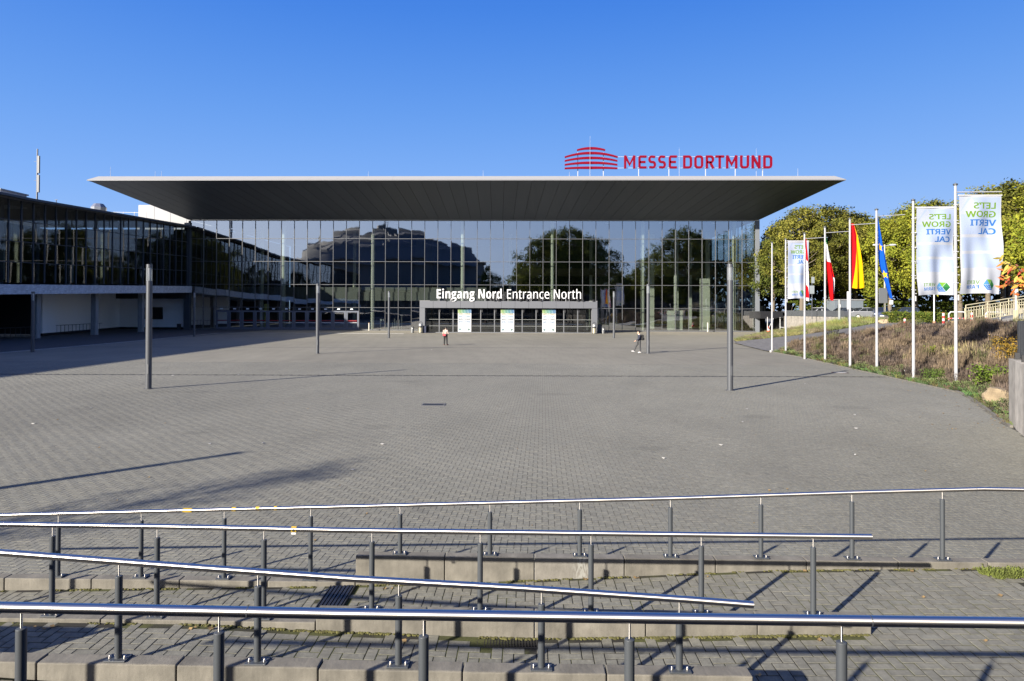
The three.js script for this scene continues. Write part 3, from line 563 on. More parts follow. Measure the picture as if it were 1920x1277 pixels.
// ------------------------------------------------------------------ red sign on the roof
{
  const Z = -98.7, s = thing('roof_sign', 'red roof sign reading MESSE DORTMUND with a five-arc dome emblem', 'sign', [0, 0, Z]);
  const PXX = (px) => { const t = (px - 960) / 1280; return (t - 0.021) / (1 + 0.021 * t) * -Z; }, PY = (py) => 3.55 + (579 - py) / 1280 * -Z + 0.03;
  // strokes with rounded corners, letters like a DIN face
  const H_ = PY(292.5) - PY(316.8), w = H_ * 0.165, y0 = PY(316.8);
  const stroke = (pts, closed) => {   // ribbon of width w along a polyline, mitred
    const n = pts.length, L = [], R = [];
    for (let i = 0; i < n; i++) {
      const p = pts[i], a = pts[i - 1] ?? (closed ? pts[n - 1] : null), b = pts[i + 1] ?? (closed ? pts[0] : null);
      const d1 = a ? [p[0] - a[0], p[1] - a[1]] : [b[0] - p[0], b[1] - p[1]], d2 = b ? [b[0] - p[0], b[1] - p[1]] : d1;
      const u = (d) => { const l = Math.hypot(...d); return [d[0] / l, d[1] / l]; }, e1 = u(d1), e2 = u(d2), nx = -(e1[1] + e2[1]), ny = e1[0] + e2[0], l = Math.hypot(nx, ny), c = Math.max(0.45, (e1[0] * e2[0] + e1[1] * e2[1] + 1) / 2), m = w / 2 / Math.sqrt(c);
      L.push([p[0] + nx / l * m, p[1] + ny / l * m]); R.push([p[0] - nx / l * m, p[1] - ny / l * m]);
    }
    const sh = new THREE.Shape();
    if (closed) { [...R].forEach((p, i) => i ? sh.lineTo(...p) : sh.moveTo(...p)); const ho = new THREE.Path(); L.forEach((p, i) => i ? ho.lineTo(...p) : ho.moveTo(...p)); sh.holes.push(ho); }
    else [...L, ...R.reverse()].forEach((p, i) => i ? sh.lineTo(...p) : sh.moveTo(...p));
    return new THREE.ExtrudeGeometry(sh, { depth: 0.22, bevelEnabled: false });
  };
  const arc = (cx, cy, rx, ry, a, b, n = 7) => Array.from({ length: n }, (_, i) => { const t = lerp(a, b, i / (n - 1)) * D2R; return [cx + rx * Math.cos(t), cy + ry * Math.sin(t)]; });
  const W = H_ * 0.62, h = w / 2, T = H_ - h, m = H_ / 2;
  const G = {
    M: (W) => [stroke([[h, 0], [h, H_]]), stroke([[W - h, 0], [W - h, H_]]), stroke([[h * 0.9, H_ - 0.02], [W / 2, H_ * 0.3], [W - h * 0.9, H_ - 0.02]]).translate(0, 0, -0.004)],
    E: (W) => [stroke([[W, h], [h + 0.12, h], [h, h + 0.12], [h, T - 0.12], [h + 0.12, T], [W, T]]), stroke([[h, m], [W * 0.88, m]])],
    S: (W) => [stroke([[h * 0.9, h + 0.05], ...arc(W - w * 1.45, m / 2 + h / 2, w * 0.95, (m - h) / 2, -90, 90), ...arc(h + w * 0.95, (T + m) / 2, w * 0.95, (T - m) / 2, 270, 90), [W - h * 0.9, T - 0.05]])],
    D: (W) => [stroke([[h, h], ...arc(W - h - w, h + w * 1.2, w, w * 1.2, -90, 0), ...arc(W - h - w, T - w * 1.2, w, w * 1.2, 0, 90), [h, T]], true)],
    O: (W) => [stroke([...arc(h + w, h + w * 1.2, w, w * 1.2, 180, 270), ...arc(W - h - w, h + w * 1.2, w, w * 1.2, -90, 0), ...arc(W - h - w, T - w * 1.2, w, w * 1.2, 0, 90), ...arc(h + w, T - w * 1.2, w, w * 1.2, 90, 180)], true)],
    R: (W) => [stroke([[h, 0], [h, T], ...arc(W - h - w, (T + m) / 2 - 0.02, w, (T - m) / 2 + 0.02, 90, -90), [h, m - 0.04]]), stroke([[W * 0.5, m], [W - h * 0.7, 0]])],
    T: (W) => [stroke([[0, T], [W, T]]), stroke([[W / 2, T], [W / 2, 0]])],
    U: (W) => [stroke([[h, H_], ...arc(h + w, h + w * 1.2, w, w * 1.2, 180, 270), ...arc(W - h - w, h + w * 1.2, w, w * 1.2, -90, 0), [W - h, H_]])],
    N: (W) => [stroke([[h, 0], [h, H_]]), stroke([[W - h, 0], [W - h, H_]]), stroke([[h * 0.9, H_ - 0.03], [W - h * 0.9, 0.03]]).translate(0, 0, -0.004)],
  };
  const spec = [['M', 1169.5, 1190.5], ['E', 1196.5, 1211.5], ['S', 1215, 1229.5], ['S', 1233.5, 1248], ['E', 1253.5, 1268.5], ['D', 1280.5, 1297], ['O', 1301.5, 1318], ['R', 1323, 1338.5], ['T', 1341, 1357], ['M', 1361, 1382], ['U', 1387.5, 1404], ['N', 1409, 1425.5], ['D', 1431, 1447.5]];
  for (const [ch, a, b] of spec) { const o = part('letter', G[ch](PXX(b) - PXX(a)), M.crimson, s); o.position.set(PXX(a), y0, 0); }
  // emblem: five bowed bars
  const bar = (xa, xb, ya, ym_, th) => {
    const sh = new THREE.Shape(), n = 14, pt = (i, o) => { const t = i / n * 2 - 1, tt = th * (1 - 0.35 * Math.abs(t)); return [lerp(PXX(xa), PXX(xb), i / n), PY(ym_) + (PY(ya) - PY(ym_)) * t * t + (o ? 0 : -tt)]; };
    for (let i = 0; i <= n; i++) i ? sh.lineTo(...pt(i, 1)) : sh.moveTo(...pt(i, 1)); for (let i = n; i >= 0; i--) sh.lineTo(...pt(i, 0));
    return new THREE.ExtrudeGeometry(sh, { depth: 0.22, bevelEnabled: false });
  };
  for (const b of [[1081, 1134, 280.8, 276.5], [1058, 1157.5, 294, 285.4], [1058, 1157, 301, 294.5], [1058, 1157, 308.3, 303.7], [1058, 1157, 315, 313]]) part('emblem_bar', bar(...b, 0.37), M.crimson, s);
  const sup = []; for (const px of [1083, 1131, 1197.5, 1254.5, 1323.5, 1379.5, 1431]) sup.push(box(0.1, y0 - 22.3 + (px < 1140 ? 2.4 : 0.3), 0.1, PXX(px), (y0 + 22.3) / 2 + (px < 1140 ? 1.2 : 0.15), -0.25));
  sup.push(box(PXX(1448) - PXX(1155), 0.05, 0.05, (PXX(1448) + PXX(1155)) / 2, y0 + 0.12, -0.1), box(PXX(1448) - PXX(1155), 0.05, 0.05, (PXX(1448) + PXX(1155)) / 2, y0 + H_ - 0.12, -0.1));
  part('support', sup, mat(0.4, 0.4, 0.42, 0.4), s);
}
[[195, 312], [281, 320.5], [293, 320.5], [688, 321], [905, 319], [1067, 321], [1105.5, 255], [1272, 278], [1415, 279], [1492, 316]].forEach(([px, py], i) => {
  const Z = 98.2 + (i % 3) * 0.4, x = (px - 987) / 1280 * Z, y = 3.55 + (579 - py) / 1280 * Z;
  const nth = ['leftmost', 'left one of the close pair', 'right one of the close pair', 'alone over the middle', 'last before the emblem', 'lowest, below the emblem', 'tallest, through the red emblem', 'between MESSE and DORTMUND', 'behind the end of DORTMUND', 'rightmost, past the letters'];
  single('lightning_rod', [cyl(0.03, 0.012, y - 22.35, x, 22.35, -Z, 6), cyl(0.12, 0.1, 0.12, x, 22.4, -Z, 8)], mat(0.35, 0.35, 0.37, 0.4), 'thin lightning rod on the hall roof edge, ' + nth[i], 'lightning rod', 'lightning rods along the hall roof edge');
});
// ------------------------------------------------------------------ glass wing on the left
{
  const wing = thing('glass_wing', 'dark glass-fronted wing on pillars running along the left side of the plaza', 'building');
  const X = -53.75, Z0 = -107.0, Z1 = 6, rf = (Z) => Z > 70 ? 15.02 + (Z - 70) * 0.038 : 15.02, bt = (Z) => 5.88 + (Math.max(Z, 55) - 70) * 0.028, gb = (Z) => bt(Z) + 0.16;
  const n = 21, zs = []; for (let k = 0; k <= n; k++) zs.push(107.0 - k * 1.78); while (zs[zs.length - 1] > 0) zs.push(zs[zs.length - 1] - 3.56);
  for (let k = 0; k < zs.length - 1; k++) {
    const za = zs[k], zb = zs[k + 1], big = k >= n + 1, cap = rf(za) - 0.5;
    for (let r = 0; r < (big ? 1 : 4); r++) {
      const q = (Z, r_) => lerp(gb(Z), rf(Z) - 0.22, r_ / (big ? 1 : 4));
      const tl = rr(-0.004, 0.004);
      const g = quadGeo([[X + tl, q(za, r) + 0.04, -za + 0.03], [X - tl, q(zb, r) + 0.04, -zb - 0.03], [X - tl, q(zb, r + 1) - 0.04, -zb - 0.03], [X + tl, q(za, r + 1) - 0.04, -za + 0.03]]);
      const uv = g.attributes.uv, ou = rnd() * 2; for (let i = 0; i < 4; i++) uv.setXY(i, uv.getX(i) * 0.3 + ou, uv.getY(i) * 0.45 + ou);
      part('pane', g, M.wingGlass, wing);
    }
    part('mullion', box(0.14, rf(za) - gb(za), 0.09, X + 0.02, (rf(za) + gb(za)) / 2, -za), M.darkframe, wing);
    if (!big) for (let r = 1; r < 4; r++) { const y = lerp(gb((za + zb) / 2), rf((za + zb) / 2) - 0.22, r / 4); part('transom', box(0.1, 0.06, za - zb - 0.09, X + 0.015, y, -(za + zb) / 2), M.darkframe, wing); }
  }
  const strip = (ya, yb, xo, xi, m, name) => { for (let k = 0; k < zs.length - 1; k += 2) { const a = zs[k], b = zs[Math.min(k + 2, zs.length - 1)] + 0.015; part(name, [slab([xo, ya(a), -a], [xo, ya(b), -b], [xo, yb(b), -b], [xo, yb(a), -a], Math.abs(xo - xi))], m, wing); } };
  strip((Z) => bt(Z) - 1.02, bt, X + 0.25, X - 0.3, mat(0.80, 0.80, 0.81, 0.85, { map: grain }), 'parapet_panel');
  strip((Z) => rf(Z) - 0.24, rf, X + 0.5, X - 0.3, M.darkframe, 'roof_edge');
  // shell behind the glass
  const lid = (y, x0, x1, m, name) => { for (const [a, b] of [[107, 70], [70, 55], [55, -6]]) part(name, slab([x1, y(a), -a], [x1, y(b), -b], [x0, y(b), -b], [x0, y(a), -a], 0.25), m, wing); };
  lid((Z) => rf(Z) - 0.01, X + 0.46, -80, mat(0.2, 0.2, 0.2, 0.9), 'roof_slab');
  lid((Z) => bt(Z) - 0.05, X - 0.3, -80, mat(0.12, 0.12, 0.12, 0.9), 'floor_slab');
  part('soffit', slab([X - 0.3, bt(107) - 1.0, -107], [-80, bt(107) - 1.0, -107], [-80, bt(0) - 1.0, 0], [X - 0.3, bt(0) - 1.0, 0], 0.05), mat(0.70, 0.70, 0.70, 0.9), wing);
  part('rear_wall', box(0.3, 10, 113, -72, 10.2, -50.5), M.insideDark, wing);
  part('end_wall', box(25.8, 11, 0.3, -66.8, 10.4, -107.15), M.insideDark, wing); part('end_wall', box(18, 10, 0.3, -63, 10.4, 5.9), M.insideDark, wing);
  for (let k = 0; k < 7; k++) part('inner_column', box(0.5, 9.2, 0.5, -56.2, 10.6, -104 + k * 5.4), mat(0.10, 0.11, 0.12, 0.8), wing);
  part('inner_panel', [box(0.1, 5.0, 1.5, -57, 9.0, -72.6), box(0.1, 4.4, 1.3, -57, 8.8, -84)], mat(0.5, 0.5, 0.44, 0.8), wing);
  for (const z of [-75.4, -85.8, -96.3, -64.9, -54.4, -44]) part('pillar', box(0.62, bt(-z) - 1.0, 0.62, -54.95, (bt(-z) - 1.0) / 2, z), mat(0.40, 0.39, 0.38, 0.9, { map: grain }), wing);
  // white lobby wall under the wing: straight piece beside the hall, then raking forward
  const wallSeg = (a, b) => { const L = Math.hypot(b[0] - a[0], b[1] - a[1]), ang = -Math.atan2(b[1] - a[1], b[0] - a[0]); const o = part('lobby_wall', box(L, 6.0, 0.3, 0, 3.3, 0), M.render, wing); o.position.set((a[0] + b[0]) / 2, 0, (a[1] + b[1]) / 2); o.rotation.y = ang; const p = part('plinth', box(L + 0.02, 0.35, 0.34, 0, 0.17, 0), M.black, wing); p.position.copy(o.position); p.rotation.y = ang; };
  wallSeg([-65.8, -109], [-54.6, -109]); wallSeg([-58.7, -81.4], [-65.8, -108.9]);
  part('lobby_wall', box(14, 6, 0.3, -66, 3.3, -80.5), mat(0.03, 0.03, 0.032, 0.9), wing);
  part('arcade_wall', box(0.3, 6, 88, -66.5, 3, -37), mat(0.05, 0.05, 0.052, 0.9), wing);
  part('notice_board', rbox(3.7, 1.95, 0.08, -60.4, 2.6, -108.78, 0.01), M.black, wing);
  part('wall_box', [rbox(0.3, 0.8, 0.1, -63.5, 1.6, -99.3, 0.01), rbox(0.2, 0.5, 0.1, -63.7, 1.6, -100.2, 0.01)], M.anthracite, wing);
}
{
  const b = thing('litter_bin', 'small dark bin against the white wall under the wing', 'bin', [-55.6, 0, -108.2]);
  part('body', rbox(0.5, 0.85, 0.4, 0, 0.43, 0, 0.03), M.anthracite, b); part('lid', rbox(0.54, 0.06, 0.44, 0, 0.88, 0, 0.02), M.black, b);
  const r = thing('railing', 'low dark railing with uprights below the white wall under the wing', 'railing', [-58.0, 0, -82]);
  const g = []; for (let i = 0; i < 26; i++) { const t = i / 25; g.push(box(0.04, 1.0, 0.04, lerp(0.8, -4.2, t), 0.5 + 0.2, lerp(9, -17, t))); }
  for (let i = 0; i < 5; i++) { const o = part('panel', [rod(V(lerp(0.8, -4.2, i / 5), 1.2, lerp(9, -17, i / 5)), V(lerp(0.8, -4.2, (i + 0.97) / 5), 1.2, lerp(9, -17, (i + 0.97) / 5)), 0.03), ...g.slice(i * 5, i * 5 + 5)], M.anthracite, r); }
}
// roof furniture of the wing
{
  const m = thing('antenna_mast', 'tall antenna mast with two pale panel aerials on the wing roof', 'antenna', [-58.7, 16.2, -80.5]);
  part('mast', [cyl(0.10, 0.08, 6.3, 0, 0, 0, 10)], mat(0.12, 0.123, 0.13, 0.4, { metalness: 0.5 }), m);
  for (const y of [2.1, 4.4]) { part('aerial', rbox(0.24, 2.1, 0.2, 0.24, y, 0.1, 0.04), mat(0.13, 0.13, 0.128, 0.5), m); part('bracket', [box(0.3, 0.05, 0.05, 0.1, y + 0.8, 0.05), box(0.3, 0.05, 0.05, 0.1, y - 0.8, 0.05), box(0.4, 0.03, 0.03, -0.2, y + 0.4, 0)], M.anthracite, m); }
  const d = thing('weather_mast', 'short thin mast with a small cross head on the wing roof', 'antenna', [-59.5, 16.1, -85]); part('mast', cyl(0.05, 0.04, 1.0, 0, 0, 0, 8), M.anthracite, d); part('head', box(0.36, 0.06, 0.06, 0, 1.0, 0), M.anthracite, d);
  const v = thing('roof_vent', 'round shiny metal vent hood on the wing roof', 'vent', [-60.4, 17.0, -95]);
  part('hood', new THREE.LatheGeometry([[0, 1.15], [0.62, 1.12], [1.02, 0.62], [0.98, 0.2], [0.7, 0]].map((p) => new THREE.Vector2(...p)).reverse(), 8), new THREE.MeshStandardMaterial({ color: lin(0.5, 0.5, 0.5), metalness: 0.9, roughness: 0.35, flatShading: true }), v); part('curb', cyl(0.8, 0.8, 0.3, 0, -0.25, 0, 12), M.anthracite, v);
  const p = thing('plant_house', 'white clad rooftop plant house half hidden behind the hall roof', 'roof structure', [-63.7, 16.6, -126]);
  for (let k = 0; k < 5; k++) part('wall', box(2.95, 5.4, 5, -6 + k * 3, 3.0, 0), mat(0.27, 0.27, 0.275, 0.6), p); part('louvre', rbox(5.0, 1.9, 1.2, -4.6, 1.7, 3.2, 0.02), mat(0.2, 0.2, 0.2, 0.7), p); part('parapet', box(22, 0.5, 0.4, 4, 0.3, 3.6), mat(0.6, 0.6, 0.6, 0.7), p);
  const rl = thing('roof_railing', 'thin white safety railing on the wing roof near the plant house', 'railing', [-59.6, 16.8, -101]); part('rail', [rod(V(-2.6, 1, 0), V(2.6, 0.9, 0), 0.035), ...[-2.6, -0.9, 0.8, 2.6].map((x) => cyl(0.035, 0.035, 1.05, x, 0, 0, 6))], M.white, rl);
  const q = thing('roof_block', 'pale flat-roofed plant block at the left edge above the wing', 'roof structure', [-59.9, 15.0, -76]); part('wall', box(6, 1.5, 4, -1.2, 0.7, 0), mat(0.4, 0.4, 0.42, 0.8), q); part('roof', box(6.3, 0.16, 4.3, -1.2, 1.53, 0), M.fascia, q);
}
// ------------------------------------------------------------------ rising ground on the right
const PLAT = 2.3;
const landH = (X, Z) => {
  const d = X - edgeX(Z), a = 0.2 * Math.max(0, d - 0.2), b = 0.114 * Math.max(0, X - 21), c = Math.max(0, d + 0.8) * (0.125 + 0.05 * sm(74, 92, Z)) * (1 - 0.8 * sm(84, 101, Z));
  return Math.min(PLAT, Math.max(0, a * (1 - sm(54, 60, Z)) + b * sm(54, 60, Z) * (1 - sm(72, 78, Z)) + c * sm(72, 78, Z)));
};
const platPoly = [[37.95, 101], [40.4, 87.6], [47, 80], [52, 62], [60, 46], [160, 46], [160, 190], [37.95, 190]];
const inPoly = (x, z, P) => { let c = false; for (let i = 0, j = P.length - 1; i < P.length; j = i++) if ((P[i][1] > z) !== (P[j][1] > z) && x < (P[j][0] - P[i][0]) * (z - P[i][1]) / (P[j][1] - P[i][1]) + P[i][0]) c = !c; return c; };
const pathLow = (X) => pw([[20.4, 57.2], [24.7, 61.5], [28, 62.2], [33, 62.5], [46, 62.5]], X), pathUp = (X) => pw([[22, 72], [29, 71.5], [34.8, 73.5], [40, 76.5], [46, 77]], X);
const onPath = (x, Z, m = 0) => x > 20 && Z > pathLow(x) - m && Z < pathUp(x) + m || x > 30.6 && Z > 50.5 - m && Z <= 63 || x > 33 && Z > 48 && Z < 63;
function landSheet(x0, x1, z0, z1, st, keep, lift, jit = 0, snap = false) {
  const pos = [], uv = [], idx = [], id = new Map(), nx = Math.round((x1 - x0) / st), nz = Math.round((z1 - z0) / st);
  const at = (i, j) => { const k = i * 10000 + j; if (!id.has(k)) { const x = x0 + i * st, z = z0 + j * st; id.set(k, pos.length / 3); const xx = snap ? Math.max(x, edgeX(z) + 0.04) : x; pos.push(xx, landH(xx, z) + lift + (jit ? jit * fbm(x * 1.3, z * 1.3, 2, 3) : 0), -z); uv.push(x * 0.4, z * 0.4); } return id.get(k); };
  for (let i = 0; i < nx; i++) for (let j = 0; j < nz; j++) { if (!keep(x0 + (i + 0.5) * st, z0 + (j + 0.5) * st)) continue; const a = at(i, j), b = at(i + 1, j), c = at(i + 1, j + 1), d = at(i, j + 1); idx.push(a, b, c, a, c, d); }
  const g = new THREE.BufferGeometry(); g.setAttribute('position', new THREE.Float32BufferAttribute(pos, 3)); g.setAttribute('uv', new THREE.Float32BufferAttribute(uv, 2)); g.setIndex(idx); g.computeVertexNormals(); return g;
}
const soilTex = tex(512, 512, (u, v) => { const n = tnoise(u, v, 14, 5), k = 0.55 + 0.5 * n + 0.35 * (rnd() - 0.5), gr = sm(0.05, 0.3, tnoise(u, v, 6, 3, 4)); return [k * lerp(0.62, 0.5, gr), k * lerp(0.52, 0.54, gr), k * lerp(0.40, 0.28, gr)]; });
struct('planting_bed', landSheet(14, 62, 18, 101.6, 0.5, (x, z) => x > edgeX(z) - 0.25 && !inPoly(x, z, platPoly) && !(onPath(x, z, -0.3)), 0.018, 0.05, true), mat(0.36, 0.34, 0.32, 1, { map: soilTex }));
struct('path', landSheet(20, 47.5, 48, 78, 0.25, (x, z) => onPath(x, z) && x > edgeX(z) - 0.4 && !inPoly(x - 0.6, z, platPoly), 0.07), mat(0.155, 0.15, 0.148, 0.92, { map: grain }));
{
  const k = structGroup('path_kerb');
  for (let i = 0; i < 14; i++) { const xa = 20.3 + i * 0.55, xb = xa + 0.53, za = pathLow(xa), zb = pathLow(xb), o = part('kerb_stone', box(Math.hypot(xb - xa, zb - za), 0.16, 0.14), mat(0.45, 0.43, 0.4, 0.9), k); o.position.set((xa + xb) / 2, landH((xa + xb) / 2, (za + zb) / 2) + 0.06, -(za + zb) / 2); o.rotation.y = Math.atan2(zb - za, xb - xa); }
  const e = structGroup('plaza_edging');
  for (let Z = 21.0; Z < 73; Z += 1) { const xa = edgeX(Z), xb = edgeX(Z + 0.98), o = part('edging_stone', box(0.09, 0.12, Math.hypot(xb - xa, 0.98)), M.concrete, e); o.position.set((xa + xb) / 2, -0.02 + (Z < 30 ? 0.03 : 0.0), -(Z + 0.49)); o.rotation.y = -Math.atan2(xb - xa, 0.98); }
}
{ const sh = new THREE.Shape(); platPoly.forEach(([x, z], i) => i ? sh.lineTo(x, z) : sh.moveTo(x, z)); const g = new THREE.ShapeGeometry(sh).rotateX(-Math.PI / 2).translate(0, PLAT + 0.012, 0); struct('car_park', planarUV(g, 'x', 'z', 0.3), mat(0.11, 0.108, 0.105, 0.95, { map: grain })); }
struct('lawn', planarUV(new THREE.PlaneGeometry(60, 8).rotateX(-Math.PI / 2).translate(78, PLAT + 0.03, -75), 'x', 'z', 0.5), mat(0.10, 0.13, 0.035, 1, { map: grain }));
struct('grass_verge', landSheet(41.5, 47.2, 64.5, 66.6, 0.3, () => true, 0.09), mat(0.12, 0.15, 0.04, 1, { map: grain }));

// ------------------------------------------------------------------ foliage
const leafMat = (t = 0.35) => new THREE.MeshPhysicalMaterial({ color: lin(0.78, 0.78, 0.78), vertexColors: true, roughness: 1, transmission: t, thickness: 0, ior: 1.2, specularIntensity: 0.2, side: THREE.DoubleSide });
M.leaf = leafMat(0.32);
M.blade = mat(1, 1, 1, 0.95, { vertexColors: true, side: THREE.DoubleSide });
function leafGeo(n, place, size, color, flat = 0.3) {   // place() -> {p, out}; small folded leaves
  const pos = new Float32Array(n * 18), col = new Float32Array(n * 18), nor = new Float32Array(n * 18);
  const a = V(0, 0, 0), b = V(0, 0, 0), nn = V(0, 0, 0);
  for (let i = 0; i < n; i++) {
    const { p, out } = place(i), s = size * rr(0.6, 1.35), c = color(p, i);
    nn.set(rr(-1, 1), rr(-1, 1) + flat, rr(-1, 1)).addScaledVector(out, 0.9).normalize();
    a.set(rr(-1, 1), rr(-1, 1), rr(-1, 1)).cross(nn).normalize(); b.crossVectors(nn, a);
    const q = [p.clone().addScaledVector(a, -s), p.clone().addScaledVector(b, -s * 0.55).addScaledVector(nn, s * 0.15), p.clone().addScaledVector(a, s), p.clone().addScaledVector(b, s * 0.55).addScaledVector(nn, s * 0.15)];
    [0, 1, 2, 0, 2, 3].forEach((k, j) => { const o = i * 18 + j * 3; q[k].toArray(pos, o); nn.toArray(nor, o); col[o] = c[0]; col[o + 1] = c[1]; col[o + 2] = c[2]; });
  }
  const g = new THREE.BufferGeometry(); g.setAttribute('position', new THREE.BufferAttribute(pos, 3)); g.setAttribute('normal', new THREE.BufferAttribute(nor, 3)); g.setAttribute('color', new THREE.BufferAttribute(col, 3)); return g;
}
const gauss = () => (rnd() + rnd() + rnd() + rnd() - 2) * 0.9;
function makeTree(label, H, W, bole, tint, n, group) {   // trunk with limbs, crown of clumps of leaves
  const t = thing('tree', label, 'tree', [0, 0, 0], 0, group);
  const clumps = [], limbs = [rod(V(0, 0, 0), V(rr(-0.2, 0.2), bole, rr(-0.2, 0.2)), 0.38 * W / 12, 9, 0.26 * W / 12), rod(V(0, bole * 0.98, 0), V(rr(-0.5, 0.5), H * 0.8, rr(-0.5, 0.5)), 0.2 * W / 12, 7, 0.05)];
  const nc = 74;
  for (let i = 0; i < nc; i++) {
    const th = i * 2.39996 + rr(-0.4, 0.4), v = Math.pow((i + 0.5) / nc, 0.9), y = lerp(bole * 0.95, H, v), prof = Math.sin(Math.PI * clamp(0.12 + 0.86 * Math.pow(v, 0.85))) ** 0.62, r = W / 2 * prof * rr(0.45, 1.0);
    const c = V(Math.cos(th) * r, y + rr(-0.6, 0.4), Math.sin(th) * r); clumps.push({ c, r: rr(0.75, 1.5) * W / 12, k: rr(0.75, 1.25), y: rr(-0.5, 1) });
    if (i % 3 === 0) limbs.push(rod(V(0, lerp(bole * 0.9, H * 0.72, v), 0), c, 0.10 * W / 12, 5, 0.03));
  }
  part('trunk', limbs, M.trunk, t);
  const ctr = V(0, (bole + H) / 2, 0);
  const g = leafGeo(n, (i) => { const q = clumps[Math.floor(rnd() * nc)], d = V(gauss(), gauss() * 0.75, gauss()); return { p: q.c.clone().addScaledVector(d, q.r), out: q.c.clone().sub(ctr).normalize() }; }, 0.19, (p, i) => { const j = rr(0.7, 1.3), yel = clamp(0.35 + 0.8 * fbm(p.x * 0.25, p.y * 0.25, p.z * 0.25 + 3, 2) + rr(-0.25, 0.25)); return [lerp(tint[0][0], tint[1][0], yel) * j, lerp(tint[0][1], tint[1][1], yel) * j, lerp(tint[0][2], tint[1][2], yel) * j]; });
  const c = part('crown', g, M.leaf, t); c.userData.kind = 'stuff';
  return t;
}
const olive = [[0.13, 0.15, 0.028], [0.36, 0.31, 0.062]], lime = [[0.20, 0.25, 0.03], [0.52, 0.47, 0.06]], green = [[0.075, 0.105, 0.024], [0.20, 0.21, 0.045]];
const tA = makeTree('broad olive-green tree with the tallest crown just right of the hall corner', 17.6, 12.5, 6.2, olive, 15000);
const tB = makeTree('bright yellow-green tree behind the blue flag', 15.5, 12, 4.6, lime, 13000);
const tC = makeTree('dark green tree behind the leftmost bare flagpole', 14, 11.5, 4.6, green, 11000);
const put = (t, x, z, y, k, r) => { t.position.set(x, y, z); t.scale.setScalar(k); t.rotation.y = r; };
const pxX = (px, Z) => { const t = (px - 960) / 1280; return (t - 0.021) / (1 + 0.021 * t) * Z; };
put(tA, pxX(1503, 99.5), -99.5, PLAT, 0.89, 0.3); put(tB, pxX(1715, 101), -101, PLAT, 1.02, 1); put(tC, pxX(1449, 109), -109, PLAT, 0.86, 0);
const moreTrees = [
  [tA, 1556, 103, 0.93, 1.7, 'olive-green tree behind the red and white flags, second from the hall'], [tA, 1604, 107, 0.9, 2.2, 'olive tree behind the red and yellow flag'], [tA, 1652, 113, 0.9, 3.4, 'olive tree between the red and yellow flag and the blue flag'],
  [tB, 1668, 98, 0.86, 2.4, 'low bright yellow-green tree directly left of the tall white banners'], [tA, 1752, 104, 0.98, 4.1, 'olive-yellow tree whose top shows between the two large white banners'], [tB, 1800, 100, 1.02, 0.2, 'yellow-green tree hidden mostly by the nearest white banner'],
  [tA, 1853, 94, 0.99, 5.2, 'olive-yellow tree right of the nearest white banner'], [tA, 1905, 88, 0.98, 2.9, 'tall olive-yellow tree cut by the right edge of the photo'], [tB, 1960, 84, 1.05, 1.2, 'yellow-green tree just outside the right edge'],
  [tA, 1478, 116, 0.92, 2.0, 'olive-green tree partly hidden behind the leftmost two flagpoles'], [tA, 1582, 118, 0.98, 0.7, 'olive-green tree set back between the hanging flags'], [tB, 1630, 106, 0.9, 5.1, 'yellow-green tree left of the blue flag\u2019s pole'], [tA, 1694, 114, 0.98, 1.3, 'olive-green tree set back left of the first large banner'], [tA, 1776, 112, 1.0, 2.7, 'olive-green tree set back between the two large banners'], [tA, 1832, 106, 1.02, 3.6, 'olive-green tree set back behind the nearest banner'], [tA, 1880, 98, 1.0, 0.1, 'olive-green tree set back near the right edge'],
  [tC, 1480, 138, 0.9, 0.9, 'dark tree in the second row near the hall corner'], [tC, 1535, 136, 0.95, 1.9, 'dark tree in the second row behind the small white banner'], [tC, 1585, 136, 1.0, 2.9, 'dark tree in the second row behind the red and yellow flag'], [tC, 1640, 128, 1.1, 3.9, 'dark tree in the second row behind the blue flag'],
  [tC, 1700, 122, 1.15, 4.9, 'dark tree in the second row behind the first large white banner'], [tC, 1770, 120, 1.15, 5.9, 'dark tree in the second row between the two large white banners'], [tC, 1830, 116, 1.15, 0.4, 'dark tree in the second row behind the nearest banner'], [tC, 1890, 110, 1.15, 1.4, 'dark tree in the second row at the right edge'],
];
for (const [src, px, Z, k, r, label] of moreTrees) { const c = copyOf(src, label); put(c, pxX(px, Z), -Z, PLAT, k, r); }
// trees behind the viewer that the glass mirrors, and the one whose shadow falls on the paving
[[4, 24, 1.8, 0.4], [15, 27, 2.05, 1.9], [24, 22, 1.85, 2.8], [10, 34, 1.95, 0.9], [20, 36, 1.95, 2.2], [55, 24, 2.05, 0.9], [62, 30, 1.9, 2.9], [46, 34, 1.5, 4.2], [70, 20, 1.85, 3.3], [36, 44, 1.0, 1.1], [95, 10, 1.4, 2.0], [84, 30, 1.6, 5], [-14, 62, 1.2, 0.2], [2, 60, 1.25, 2.2], [14, 64, 1.2, 1.2], [30, 60, 1.3, 3.2], [42, 62, 1.25, 4.2], [58, 60, 1.3, 5.2], [74, 58, 1.3, 0.7], [100, 50, 1.4, 1.7]].forEach(([x, z, k, r], i) => { const c = copyOf(tC, 'large tree behind the viewer, seen only as a reflection in the glass front', undefined, undefined); c.userData.group = 'trees mirrored in the glass'; put(c, x, z, 1.9, k, r); });  // dark-leaved copies: the shade of backlit crowns is put into the leaf colour
